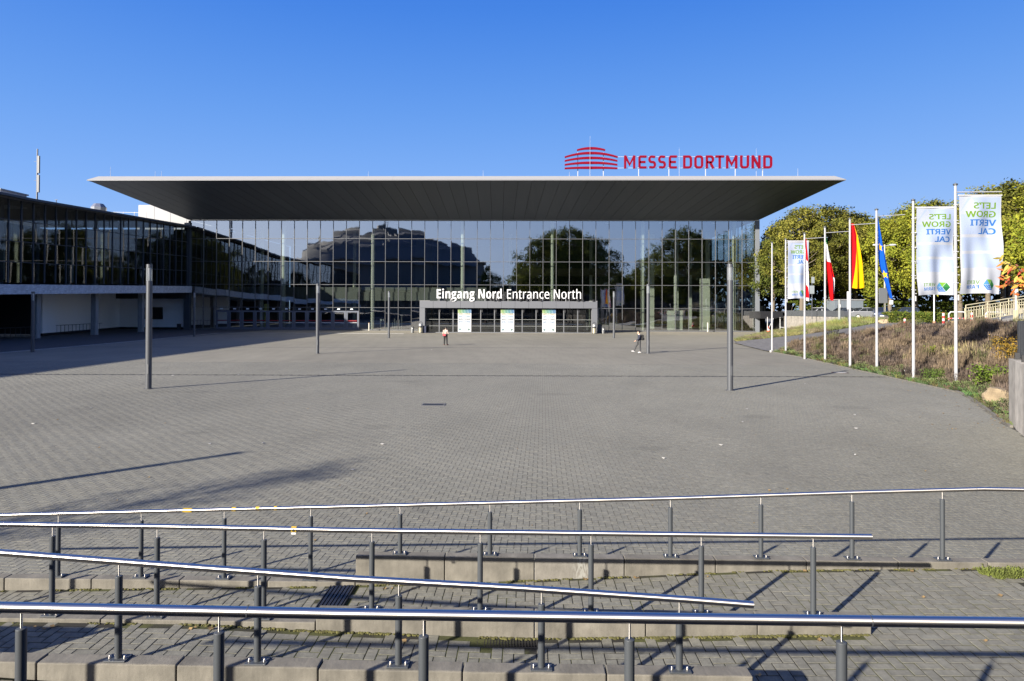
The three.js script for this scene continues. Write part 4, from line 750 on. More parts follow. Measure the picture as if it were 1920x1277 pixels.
{
  const t = thing('young_tree', 'thin-leaved young tree outside the frame at the left, casting the feathery shadow', 'tree', [-17.9, 1.9, -0.9]); t.scale.setScalar(0.7);
  const limbs = [rod(V(0, 0, 0), V(0.1, 8.2, 0), 0.11, 8, 0.02)], tips = [];
  for (let i = 0; i < 34; i++) { const y = 2.0 + i * 0.18, th = i * 2.4, r = 2.4 * (1 - (y - 2.0) / 7.6) + 0.3, e = V(Math.cos(th) * r, y + 0.9, Math.sin(th) * r); limbs.push(rod(V(0.05, y, 0), e, 0.03, 5, 0.008)); for (let j = 0; j < 5; j++) tips.push(V(0.05, y, 0).lerp(e, 0.35 + 0.16 * j)); }
  part('trunk', limbs, M.trunk, t);
  part('crown', leafGeo(3000, () => ({ p: tips[Math.floor(rnd() * tips.length)].clone().add(V(gauss() * 0.5, gauss() * 0.4, gauss() * 0.5)), out: V(0, 1, 0) }), 0.075, () => [0.10, 0.12, 0.03]), M.leaf, t).userData.kind = 'stuff';
}
// far dark wood closing the view between the trunks
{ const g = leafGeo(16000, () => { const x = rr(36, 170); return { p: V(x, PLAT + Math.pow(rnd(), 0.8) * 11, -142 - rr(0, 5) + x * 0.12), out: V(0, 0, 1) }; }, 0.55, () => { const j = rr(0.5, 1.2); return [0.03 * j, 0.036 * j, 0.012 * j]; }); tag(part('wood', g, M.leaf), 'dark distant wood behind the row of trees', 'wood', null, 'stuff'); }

// plants of the bed: tufts of dry stems, too many to count
function tuft(n, h, spread, lean, w) {
  const pos = [], nor = [];
  for (let i = 0; i < n; i++) { const a = rr(0, 6.28), r = spread * Math.sqrt(rnd()), x = Math.cos(a) * r, z = Math.sin(a) * r, hh = h * rr(0.55, 1.1), lx = x + Math.cos(a) * lean * rr(0.3, 1) + rr(-0.05, 0.05), lz = z + Math.sin(a) * lean * rr(0.3, 1) + rr(-0.05, 0.05), b = rr(0, 3.14), wx = Math.cos(b) * w, wz = Math.sin(b) * w;
    pos.push(x - wx, 0, z - wz, x + wx, 0, z + wz, lx, hh, lz); const k = V(-wz, 0.4 * w, wx).normalize(); for (let q = 0; q < 3; q++) nor.push(k.x, k.y + 0.5, k.z);
    if (w > 0.006) { pos.push(lx - wx * 1.4, hh * 0.82, lz - wz * 1.4, lx + wx * 1.4, hh * 0.86, lz + wz * 1.4, lx, hh * 1.12, lz); for (let q = 0; q < 3; q++) nor.push(k.x, k.y + 0.5, k.z); } }
  const g = new THREE.BufferGeometry(); g.setAttribute('position', new THREE.Float32BufferAttribute(pos, 3)); g.setAttribute('normal', new THREE.Float32BufferAttribute(nor, 3)); return g;
}
function field(name, label, cat, geos, spots, m) {
  const group = new THREE.Group(); group.name = numbered(name); scene.add(group); tag(group, label, cat, null, 'stuff');
  const lists = geos.map(() => []); spots.forEach((s, i) => lists[i % geos.length].push(s));
  lists.forEach((l, k) => { const im = new THREE.InstancedMesh(geos[k], m, l.length), q = new THREE.Quaternion(), mx = new THREE.Matrix4(); l.forEach((s, i) => { q.setFromEuler(new THREE.Euler(rr(-0.12, 0.12), rr(0, 6.28), rr(-0.12, 0.12))); im.setMatrixAt(i, mx.compose(s.p, q, V(s.k, s.k * s.h, s.k))); im.setColorAt(i, lin(...s.c)); }); im.name = 'tuft'; im.userData.kind = 'stuff'; im.castShadow = im.receiveShadow = true; group.add(im); });
}
{
  const dm = mat(1, 1, 1, 0.95, { side: THREE.DoubleSide });
  const T1 = [0, 1, 2, 3].map(() => tuft(64, 0.42, 0.2, 0.10, 0.0075)), T2 = [0, 1].map(() => tuft(60, 0.16, 0.2, 0.1, 0.014)), T3 = [0, 1].map(() => tuft(70, 0.26, 0.12, 0.3, 0.006));
  const dry = [], low = [], gr = [];
  for (let i = 0; i < 17000; i++) {
    const Z = rr(19.5, 62.5), x = rr(14, 34), d = x - edgeX(Z); if (d < 0.55 || d > 12.5 || onPath(x, Z, 0.25) || inPoly(x, Z, platPoly)) continue; if (Z > 55 && Z > pathLow(x) - 0.3) continue; if (Z < 24 && x > 14.6 + (Z - 20.8) * 0.9) continue;
    const n = fbm(x * 0.35, Z * 0.35, 1, 3), n2 = fbm(x * 0.8, Z * 0.8, 9, 2), j = rr(0.7, 1.3), y = landH(x, Z);
    if (d < 1.0 + n * 2.8 + rr(-0.3, 0.4) && d < 2.2) { if (rnd() < 0.8) low.push({ p: V(x, y + 0.02, -Z), k: rr(0.7, 1.5), h: rr(0.7, 1.3), c: rnd() < 0.55 ? [0.085 * j, 0.11 * j, 0.034 * j] : [0.11 * j, 0.09 * j, 0.055 * j] }); continue; }
    const c = n2 > 0.25 ? [0.115, 0.13, 0.045] : n > 0.08 ? [0.19, 0.15, 0.095] : n < -0.14 ? [0.088, 0.075, 0.062] : [0.145, 0.115, 0.085];
    dry.push({ p: V(x, y, -Z), k: rr(0.8, 1.3), h: rr(0.75, 1.25) * (1 + n * 1.2) * (n2 > 0.18 ? 1.35 : 1), c: [c[0] * j * 0.75, c[1] * j * 0.69, c[2] * j * 0.68] });
  }
  field('dry_herbs', 'brown withered herbs covering the sloping bed behind the flagpoles', 'herbs', T1, dry, dm);
  for (let Z = 20.9; Z < 58; Z += 0.075) for (let k = 0; k < 2; k++) { const x = edgeX(Z) + 0.14 + Math.pow(rnd(), 1.4) * 0.7; if (rnd() < 0.38 + 0.8 * fbm(Z * 0.5, 3, 3, 2)) low.push({ p: V(x, landH(x, Z) + 0.015, -Z), k: rr(0.5, 1.2), h: rr(0.6, 1.3), c: [0.085, 0.105, 0.034].map((v) => v * rr(0.6, 1.3)) }); }
  for (let i = 0; i < 300; i++) { const z = -rr(4.5, 8.05), x = kerbRight(z) + 0.18 + Math.pow(rnd(), 1.5) * 1.2; low.push({ p: V(x, 0.44, z), k: rr(0.2, 0.45), h: rr(0.3, 0.8), c: rnd() < 0.4 ? [0.08, 0.11, 0.02] : [0.16, 0.12, 0.06] }); }
  for (let i = 0; i < 26; i++) low.push({ p: V(5.55 + rr(-0.22, 0.3), 0.5, -8.05 + rr(-0.05, 0.12)), k: rr(0.25, 0.45), h: rr(0.8, 1.3), c: [0.10, 0.12, 0.02] });
  field('ground_cover', 'low green weeds along the edge of the paving', 'weeds', T2, low, dm);
  for (let i = 0; i < 6500; i++) { const Z = rr(70, 103), x = rr(22, 41.5), d = x - edgeX(Z); if (Z < pathUp(x) + 0.4 || Z < 78 && x > 38 || d < 0.3 || inPoly(x, Z, platPoly)) continue; const n = fbm(x * 0.3, Z * 0.3, 6, 3), j = rr(0.7, 1.3); if (n < -0.22) continue; gr.push({ p: V(x, landH(x, Z), -Z), k: rr(0.9, 1.6), h: rr(0.6, 1.3) * (x > 32 ? 1.35 : 1), c: (n > 0.12 ? [0.22, 0.20, 0.07] : n > -0.05 ? [0.13, 0.15, 0.045] : [0.16, 0.13, 0.075]).map((v) => v * j) }); }
  for (let i = 0; i < 260; i++) { const x = rr(34, 40), Z = rr(77, 85); if (inPoly(x, Z, platPoly)) continue; gr.push({ p: V(x, landH(x, Z), -Z), k: rr(1.4, 2.2), h: rr(1, 1.8), c: [0.19, 0.2, 0.06].map((v) => v * rr(0.7, 1.3)) }); }
  field('wild_grass', 'yellow-green wild grass on the verge between the path and the low concrete wall', 'grass', T3, gr, dm);
}
function shrub(name, label, x, Z, y, rx, ry, rz, n, size, color, cat = 'plant') {
  const t = thing(name, label, cat, [x, y, -Z]), cl = Array.from({ length: 26 }, () => V(gauss() * 0.62 * rx, ry * (0.25 + 0.62 * rnd()), gauss() * 0.62 * rz));
  part('stem', Array.from({ length: 7 }, (_, i) => rod(V(gauss() * 0.1, 0, gauss() * 0.1), cl[i], 0.02, 5, 0.006)), M.trunk, t);
  part('foliage', leafGeo(n, () => { const c = cl[Math.floor(rnd() * cl.length)]; return { p: c.clone().add(V(gauss() * rx * 0.24, gauss() * ry * 0.22, gauss() * rz * 0.24)), out: V(0, 0.6, 0.2) }; }, size, (p) => { const j = rr(0.65, 1.35); return color.map((v) => v * j); }, 0.6), M.leaf, t).userData.kind = 'stuff'; return t;
}
shrub('cushion_plant', 'fresh green cushion plant at the paving edge between the two nearest flagpoles', 19.9, 33.4, 0.08, 1.0, 0.62, 0.8, 1500, 0.035, [0.13, 0.20, 0.04]);
shrub('perennial', 'lime-green leafy perennial left of the nearest flagpole in the bed', 23.2, 38.5, 0.72, 1.3, 0.8, 0.9, 900, 0.07, [0.24, 0.28, 0.04]);
shrub('perennial', 'green leafy perennial beside the concrete wall at the right', 19.9, 29.8, 0.28, 0.9, 0.9, 0.7, 800, 0.07, [0.17, 0.24, 0.04]);
shrub('golden_shrub', 'golden orange shrub next to the dark railing at the right edge', 22.6, 32.8, 0.62, 0.8, 1.7, 0.8, 1300, 0.05, [0.36, 0.23, 0.04]);
{
  const t = thing('feather_grass', 'straw-yellow ornamental grass right of the nearest flagpole in the bed', 'grass', [23.3, 0.8, -36.6]);
  const g = [0, 1, 2].map((i) => tuft(200, [0.75, 1.0, 0.6][i], 0.35, 0.55, 0.007).translate((i - 1) * 0.7, 0, (i % 2) * 0.5)); part('blades', g, mat(0.27, 0.225, 0.10, 0.95, { side: THREE.DoubleSide }), t).userData.kind = 'stuff';
}
{
  const t = thing('cherry_tree', 'branch of large orange and red autumn leaves at the right edge', 'tree', [9.3, 0.62, -11.9]);
  part('trunk', [rod(V(0, 0, 0), V(-0.2, 3.4, 0), 0.06, 7, 0.04), rod(V(-0.2, 3.3, 0), V(-1.15, 3.75, 0.1), 0.02, 5, 0.006), rod(V(-0.2, 3.2, 0), V(-1.0, 3.45, -0.1), 0.02, 5, 0.006), rod(V(-0.2, 3.4, 0), V(0.5, 4.6, 0), 0.03, 5, 0.01)], M.trunk, t);
  const lm = [[0.62, 0.16, 0.03], [0.66, 0.30, 0.04], [0.45, 0.34, 0.05], [0.60, 0.09, 0.04]].map((c) => new THREE.MeshPhysicalMaterial({ color: lin(...c), roughness: 0.8, transmission: 0.3, thickness: 0, side: THREE.DoubleSide }));
  const sh = new THREE.Shape(); sh.moveTo(0, 0); sh.quadraticCurveTo(0.045, 0.06, 0, 0.15); sh.quadraticCurveTo(-0.045, 0.05, 0, 0);
  const lg = new THREE.ShapeGeometry(sh, 4);
  for (let i = 0; i < 110; i++) { const b = i % 2, s = rnd(), p = (b ? V(-0.2, 3.3, 0).lerp(V(-1.2, 3.77, 0.1), s) : V(-0.2, 3.2, 0).lerp(V(-1.05, 3.47, -0.1), s)).add(V(gauss() * 0.08, gauss() * 0.14, gauss() * 0.1)); const o = part('leaf', lg, lm[Math.floor(rnd() * 4)], t); o.position.copy(p); o.rotation.set(rr(-0.7, 0.7), rr(-0.8, 0.8), rr(0.9, 3.0)); }
}
// ------------------------------------------------------------------ stones
function boulder(name, label, x, y, z, sx, sy, sz, c) {
  const g = new THREE.IcosahedronGeometry(1, 3), p = g.attributes.position, q = V(0, 0, 0); for (let i = 0; i < p.count; i++) { q.fromBufferAttribute(p, i); const k = 1 + 0.35 * fbm(q.x * 1.3 + x, q.y * 1.3, q.z * 1.3, 3); q.multiplyScalar(k); for (const [a, b, d, l] of [[0.8, 0.5, 0.3, 0.75], [-0.7, 0.3, 0.6, 0.72], [0.1, 1, 0.1, 0.78]]) { const dd = q.x * a + q.y * b + q.z * d; if (dd > l) { q.x -= (dd - l) * a; q.y -= (dd - l) * b; q.z -= (dd - l) * d; } } p.setXYZ(i, q.x * sx, q.y * sy, q.z * sz); }
  g.computeVertexNormals(); const o = single(name, g, mat(...c, 0.95, { map: concTex, bumpMap: concBump, bumpScale: 0.05 }), label, 'boulder'); o.position.set(x, y, z); return o;
}
boulder('boulder', 'pale sandstone boulder lying at the bed edge near the concrete wall', 17.5, 0.32, -25.7, 0.5, 0.44, 0.42, [0.36, 0.29, 0.195]);
boulder('boulder', 'small flat sandstone boulder at the top of the path', 38.8, 2.25, -74.3, 0.9, 0.35, 0.6, [0.5, 0.4, 0.27]);
boulder('boulder', 'long reddish stone block by the right red and white hoop barrier', 41.4, 2.4, -61.8, 1.3, 0.34, 0.5, [0.42, 0.32, 0.26]);
boulder('boulder', 'low ochre stone block left of the reddish one under the cream railing', 38.6, 2.36, -62.4, 0.8, 0.26, 0.4, [0.36, 0.28, 0.16]);
// ------------------------------------------------------------------ retaining walls
{
  const w = thing('retaining_wall', 'low grey concrete retaining wall with dark sheet railing between hall and path', 'wall');
  const A = V(37.95, 0, -101), B = V(40.4, 0, -87.6), n = 8;
  for (let i = 0; i < n; i++) { const p = A.clone().lerp(B, (i + 0.5) / n), L = A.distanceTo(B) / n, a = -Math.atan2(B.z - A.z, B.x - A.x); let o = part('wall_panel', boxUV(box(L - 0.02, 2.75, 0.3), 0.5), M.wallConcrete, w); o.position.set(p.x, 1.22, p.z); o.rotation.y = a; o = part('railing_panel', rbox(L - 0.03, 0.8, 0.05, 0, 0, 0, 0.01), M.anthracite, w); o.position.set(p.x, 3.02, p.z); o.rotation.y = a; }
  const u = thing('underpass', 'dark sunken passage with steel posts beside the hall corner', 'passage', [37.2, 0, -104]);
  part('wall', [box(0.3, 2.6, 6, 1.9, 1.2, -1.5), box(4, 4.2, 0.3, 0, 2.0, -9), box(3.4, 1.1, 7, 0.2, 2.7, -4.4)], M.black, u);
  for (const [x, z] of [[-0.6, -0.4], [0.4, -1.2], [1.0, 0.4]]) part('post', cyl(0.06, 0.06, 2.4, x, 0, z, 8), mat(0.4, 0.4, 0.4, 0.5), u);
  part('brace', [rod(V(-0.6, 0.3, -0.4), V(0.3, 2.2, -0.4), 0.04), rod(V(0.2, 0.95, 2.6), V(2.6, 0.7, 2.6), 0.05)], mat(0.45, 0.45, 0.45, 0.5), u);
  const r = thing('concrete_wall', 'tall board-marked concrete wall with dark panel railing at the right edge', 'wall');
  const P1 = V(15.2, 0, -21.85), dir = V(-0.46, 0, 0.888);
  const seg = (a, b, h, y0, name, m, t, sh) => { const L = a.distanceTo(b), o = part(name, boxUV(box(L, h, t), 0.5), m, r); o.position.set((a.x + b.x) / 2, y0 + h / 2, (a.z + b.z) / 2); o.rotation.y = -Math.atan2(b.z - a.z, b.x - a.x); if (sh) o.translateZ(sh); return o; };
  const wallTones = [0.42, 0.56].map((k) => mat(k, k * 0.98, k * 0.95, 0.9, { map: concTex })); const n1 = V(0.888, 0, 0.46);   // into the bank
  let a = P1.clone(); for (let i = 0; i < 8; i++) { const b = a.clone().addScaledVector(dir, 1.2), aa = a.clone().addScaledVector(n1, 0.36), bb = b.clone().addScaledVector(n1, 0.36).addScaledVector(dir, -0.01); seg(aa, bb, 2.03, 0, 'wall_panel', wallTones[i % 2], 0.72); const ra = a.clone().addScaledVector(n1, 0.25), rb = b.clone().addScaledVector(n1, 0.25); for (let k = 0; k < 3; k++) seg(ra.clone().lerp(rb, k / 3 + 0.01), ra.clone().lerp(rb, (k + 1) / 3 - 0.01), 1.12, 2.03 + 0.07, 'railing_panel', M.anthracite, 0.05); seg(ra.clone().lerp(rb, 0.3), ra.clone().lerp(rb, 0.38), 0.42, 1.82, 'bracket', M.black, 0.3, 0); a = b; }
}
// ------------------------------------------------------------------ flagpoles, flags and banners
const poleSpots = [[20.5, 57.4, 9.15, 'leftmost flagpole, bare, nearest the hall corner', 0], [20.9, 55.45, 9.2, 'second flagpole from the hall, carrying the small white banner', 0], [20.0, 49.5, 9.05, 'third flagpole from the hall, carrying the red and white hanging flag', 1], [20.2, 46.6, 9.15, 'fourth flagpole from the hall, carrying the green, white and red flag', 1], [19.9, 42.4, 9.15, 'fifth flagpole from the hall, carrying the red and yellow flag', 1], [19.95, 39.3, 9.2, 'sixth flagpole from the hall, carrying the blue starred flag', 1], [19.55, 34.9, 9.05, 'seventh flagpole from the hall, carrying the second largest white banner', 2], [19.8, 31.9, 9.2, 'nearest flagpole, carrying the largest white banner', 2]];
for (const [x, Z, h, label, arm] of poleSpots) {
  const t = thing('flagpole', 'white ' + label, 'flagpole', [x, landH(x, Z) - 0.05, -Z], 0, 'white flagpoles along the planting bed');
  part('pole', cyl(0.074, 0.055, h, 0, 0, 0, 16), M.polewhite, t); part('cap', [cyl(0.10, 0.10, 0.07, 0, h, 0, 14), cyl(0.02, 0.012, 0.06, 0, h + 0.07, 0, 8)], M.anthracite, t);
  if (arm === 1) part('arm', [rod(V(0.06, h - 0.35, 0), V(1.6, h - 0.25, 0), 0.022, 8)], M.polewhite, t);
  if (arm === 2 || label.startsWith('second')) part('arm', rod(V(0.05, h - (arm ? 0.32 : 0.25), 0), V(arm ? 2.1 : 1.85, h - (arm ? 0.30 : 0.22), 0), 0.026, 8), M.polewhite, t);
  if (arm !== 1 && !label.startsWith('left')) part('ring', Array.from({ length: 6 }, (_, i) => new THREE.TorusGeometry(0.1, 0.012, 6, 14).rotateX(Math.PI / 2 + 0.25).translate(0.02, h - 0.9 - i * 0.72, 0)), M.white, t);
}
function cloth(nu, nv, f) {   // f(u, v) -> [x, y, z]; v runs down
  const g = new THREE.PlaneGeometry(1, 1, nu, nv), p = g.attributes.position, uv = g.attributes.uv; for (let i = 0; i < p.count; i++) p.setXYZ(i, ...f(uv.getX(i), 1 - uv.getY(i))); g.computeVertexNormals(); return g;
}
const clothMat = (map) => new THREE.MeshPhysicalMaterial({ map, color: lin(0.86, 0.86, 0.86), roughness: 0.75, transmission: 0.22, thickness: 0, ior: 1.2, specularIntensity: 0.5, side: THREE.DoubleSide });
const bannerTex = canvasTex(512, 1248, (c, w, h) => {
  c.fillStyle = '#b4b8c2'; c.fillRect(0, 0, w, h);
  const bl = '#a3b0ca'; c.fillStyle = bl; c.fillRect(14, 26, w - 28, 470); c.fillRect(14, 534, w - 28, 170); c.fillRect(14, 742, w - 28, 180);
  c.fillStyle = '#a2b0ca'; c.fillRect(14, 534, w - 28, 60);
  c.fillStyle = 'rgba(184,188,200,.55)'; c.beginPath(); c.moveTo(14, 26); c.lineTo(110, 26); c.lineTo(14, 200); c.fill(); c.beginPath(); c.moveTo(150, 26); c.lineTo(260, 240); c.lineTo(14, 240); c.lineTo(14, 210); c.fill();
  c.save(); c.translate(w, 0); c.scale(-1, 1);   // seen from the back
  c.textAlign = 'left'; c.font = '103px sans-serif'; c.lineWidth = 6;
  [['LET\u2019S', '#6c8e2c', 168], ['GROW', '#6c8e2c', 276], ['VERTI', '#3468ac', 384], ['CAL', '#3468ac', 492]].forEach(([t, col, y]) => { c.fillStyle = col; c.strokeStyle = col; c.save(); c.translate(56, y); c.scale(1.26, 1); c.fillText(t, 0, 0); c.strokeText(t, 0, 0); c.restore(); });
  c.font = 'bold 64px sans-serif'; c.fillStyle = '#6a8a50'; c.fillText('VERTI', 250, 1128); c.fillStyle = '#3f6cae'; c.fillText('FARM', 250, 1188);
  // hexagon emblem
  const X = 148, Y = 1138, R = 76, P = (i) => [X + R * Math.cos(i * Math.PI / 3), Y + R * Math.sin(i * Math.PI / 3)], tri = (i, j, col) => { c.fillStyle = col; c.beginPath(); c.moveTo(X, Y); c.lineTo(...P(i)); c.lineTo(...P(j)); c.fill(); };
  [['#2f6cae', 0, 1], ['#2a62a8', 1, 2], ['#22603a', 2, 3], ['#357838', 3, 4], ['#6f9e3a', 4, 5], ['#4f88b8', 5, 6]].forEach(([col, i, j]) => tri(i, j, col));
  c.strokeStyle = '#b4b8c2'; c.lineWidth = 4; for (const k of [0.45, 0.75]) { c.beginPath(); c.moveTo(X + R * k * Math.cos(0), Y); c.lineTo(X + R * k * Math.cos(Math.PI / 3), Y + R * k * Math.sin(Math.PI / 3)); c.lineTo(X + R * k * Math.cos(2 * Math.PI / 3), Y + R * k * Math.sin(2 * Math.PI / 3)); c.stroke(); } c.beginPath(); for (const i of [2, 4, 0]) { c.moveTo(X, Y); c.lineTo(...P(i)); } c.stroke();
  c.restore();
});
M.banner = clothMat(bannerTex);
function banner(label, x, Z, x0, x1, yt, yb, amp, seed_) {
  const t = thing('banner', label, 'banner', [x, 0, -Z], 0, 'white upright banners on the flagpoles');
  part('cloth', cloth(28, 60, (u, v) => [lerp(x0, x1 - 0.10 * v * (x1 - x0) * 0.5, u), lerp(yt, yb + 0.05 * Math.sin(u * 3), v), amp * (v + 0.15) * (Math.sin(u * 7 + v * 5 + seed_) * 0.5 + Math.sin(u * 13 - v * 3 + seed_ * 2) * 0.28 + Math.sin(u * 4 + v * 11 + seed_) * 0.25) * (1 - 0.4 * (1 - u))]), M.banner, t);
  part('top_bar', rod(V(x0 - 0.05, yt, 0), V(x1 + 0.02, yt, 0), 0.03, 8), M.white, t);
  const zz = t; part('clip', Array.from({ length: 6 }, (_, i) => box(0.14, 0.03, 0.03, x0 - 0.08, lerp(yt - 0.5, yb + 0.1, i / 5), 0)), M.white, t); part('weight', cyl(0.035, 0.035, 0.25, x0 - 0.06, yb - 0.28, 0, 8), M.white, t);
}
banner('small white LET\u2019S GROW VERTICAL banner far back, partly behind the red and white flag', 20.9, 55.45, 0.16, 1.83, 9.08, 4.4, 0.22, 1);
banner('second largest white LET\u2019S GROW VERTICAL banner, left of the nearest one', 19.55, 34.9, 0.17, 2.12, 8.73, 4.28, 0.26, 2.6);
banner('largest white LET\u2019S GROW VERTICAL banner on the nearest flagpole', 19.8, 31.9, 0.18, 2.1, 8.85, 4.28, 0.28, 4.4);
function flag(label, x, Z, L, R, yt, yb, draw, folds, amp) {
  const t = thing('flag', label, 'flag', [x, landH(x, Z), -Z]);
  const m = clothMat(canvasTex(256, 512, draw)); m.transmission = 0.3;
  part('cloth', cloth(36, 56, (u, v) => [lerp(pw(L, v), pw(R, v), u), lerp(yt, yb, v) - 0.12 * v * Math.sin(u * 3), amp * (0.3 + v) * (Math.sin(u * folds + v * 3) * 0.6 + Math.sin(u * folds * 0.45 + v * 5 + 1) * 0.4)]), m, t);
}
const wy = (py, Z) => 3.55 + (580.8 - py) / 1280 * Z;
flag('drooping red and white flag in front of the small white banner', 20.0, 49.5, [[0, 0.03], [1, 0.05]], [[0, 0.12], [0.3, 0.25], [1, 0.42]], wy(448, 49.5), wy(562, 49.5), (c, w, h) => { c.fillStyle = '#efe9ee'; c.fillRect(0, 0, w, h); c.fillStyle = '#c8141f'; c.beginPath(); c.moveTo(0, 0); c.lineTo(w, 0); c.lineTo(w, h * 0.42); c.lineTo(w * 0.25, h * 0.3); c.lineTo(0, h * 0.12); c.fill(); c.beginPath(); c.moveTo(0, h * 0.68); c.lineTo(w * 0.55, h * 0.78); c.lineTo(w * 0.62, h * 0.95); c.lineTo(0, h * 0.95); c.fill(); c.strokeStyle = '#444'; c.lineWidth = 3; c.beginPath(); c.moveTo(0, h * 0.55); c.lineTo(w, h * 0.5); c.stroke(); }, 9, 0.12);
flag('drooping green, white and red flag on the fourth flagpole from the hall', 20.2, 46.6, [[0, 0.04], [0.5, 0.05], [1, 0.32]], [[0, 0.08], [0.35, 0.34], [0.7, 0.66], [1, 0.62]], wy(444, 46.6), wy(561, 46.6), (c, w, h) => { c.fillStyle = '#d3161c'; c.fillRect(0, 0, w, h); c.fillStyle = '#efeef0'; c.beginPath(); c.moveTo(0, h * 0.1); c.lineTo(w, h * 0.14); c.lineTo(w, h * 0.42); c.lineTo(0, h * 0.37); c.fill(); c.fillStyle = '#1f7a3d'; c.beginPath(); c.moveTo(0, 0); c.lineTo(w, 0); c.lineTo(w, h * 0.14); c.lineTo(0, h * 0.1); c.fill(); c.fillStyle = '#efeef0'; c.beginPath(); c.moveTo(w * 0.75, h * 0.62); c.lineTo(w, h * 0.66); c.lineTo(w, h * 0.92); c.lineTo(w * 0.9, h * 0.9); c.fill(); }, 10, 0.14);
flag('large hanging red and yellow flag', 19.9, 42.4, [[0, 0.02], [1, 0.02]], [[0, 0.24], [0.2, 0.46], [0.6, 0.72], [1, 0.88]], wy(421, 42.4), wy(539, 42.4), (c, w, h) => { c.fillStyle = '#f2b90a'; c.fillRect(0, 0, w, h); c.fillStyle = '#c5131f'; c.beginPath(); c.moveTo(0, 0); c.lineTo(w, 0); c.lineTo(w * 0.93, h * 0.18); c.lineTo(w * 0.52, h * 0.5); c.lineTo(w * 0.16, h); c.lineTo(0, h); c.fill(); }, 12, 0.11);
flag('drooping blue flag with yellow stars on the sixth flagpole from the hall', 19.95, 39.3, [[0, 0.06], [0.5, 0.07], [0.6, 0.14], [1, 0.72]], [[0, 0.1], [0.35, 0.38], [0.7, 0.68], [1, 0.9]], wy(414, 39.3), wy(559, 39.3), (c, w, h) => { c.fillStyle = '#1559c4'; c.fillRect(0, 0, w, h); c.fillStyle = '#f0c030'; for (const [x, y] of [[0.5, 0.36], [0.45, 0.7]]) { c.beginPath(); for (let i = 0; i < 10; i++) { const r = i % 2 ? 0.4 : 1, a = i * Math.PI / 5 - Math.PI / 2; c.lineTo(w * x + Math.cos(a) * r * 74, h * y + Math.sin(a) * r * 30); } c.fill(); } }, 9, 0.12);
// ------------------------------------------------------------------ barriers, posts and signs on the upper path
const rw = [M.white, mat(0.55, 0.03, 0.03, 0.5)];
function bollard(label, x, Z) { const t = thing('bollard', label, 'bollard', [x, landH(x, Z) + 0.06, -Z], 0, 'red and white bollards'); const n = 5, h = 1.0; for (let i = 0; i < n; i++) part(i % 2 ? 'red_band' : 'white_band', cyl(0.085, 0.085, h / n, 0, i * h / n, 0, 14), rw[i % 2], t); part('cap', new THREE.SphereGeometry(0.085, 14, 6, 0, 6.3, 0, Math.PI / 2).scale(1, 0.4, 1).translate(0, h, 0), rw[1], t); }
bollard('red and white bollard farther left, in front of the low hedge', pxX(1696.5, 56), 56.0); bollard('red and white bollard nearer, between the two largest banners\u2019 poles', pxX(1769, 52.9), 52.9); bollard('red and white bollard right of the nearest flagpole, before the cream railing', pxX(1822, 56.5), 56.5);
function hoop(label, a, b, Z) {
  const t = thing('hoop_barrier', label, 'barrier', [(a + b) / 2, landH((a + b) / 2, Z) + 0.05, -Z]), w = (b - a) / 2;
  for (const s of [-1, 1]) { const p = part('leg', cyl(0.05, 0.05, 0.9, s * w, 0, 0, 10), M.white, t); for (const y of [0.1, 0.45]) part('red_band', cyl(0.053, 0.053, 0.17, s * w, y, 0, 10), rw[1], p); }
  part('top_rail', [rod(V(-w, 0.9, 0), V(-w + 0.15, 1.05, 0), 0.05, 8), rod(V(w, 0.9, 0), V(w - 0.15, 1.05, 0), 0.05, 8), rod(V(-w + 0.15, 1.05, 0), V(w - 0.15, 1.05, 0), 0.05, 8)], M.white, t);
  const m = part('mid_rail', rod(V(-w, 0.55, 0), V(w, 0.55, 0), 0.04, 8), M.white, t); for (let i = 0; i < 4; i++) part('red_band', rod(V(-w + (i * 2 + 0.6) * w / 4, 0.55, 0), V(-w + (i * 2 + 1.5) * w / 4, 0.55, 0), 0.043, 8), rw[1], m);
}
hoop('left red and white hoop barrier under the nearest banner', pxX(1779, 54), pxX(1811, 54), 54.0); hoop('right red and white hoop barrier in front of the cream railing', pxX(1848, 53.6), pxX(1884, 53.6), 53.6);
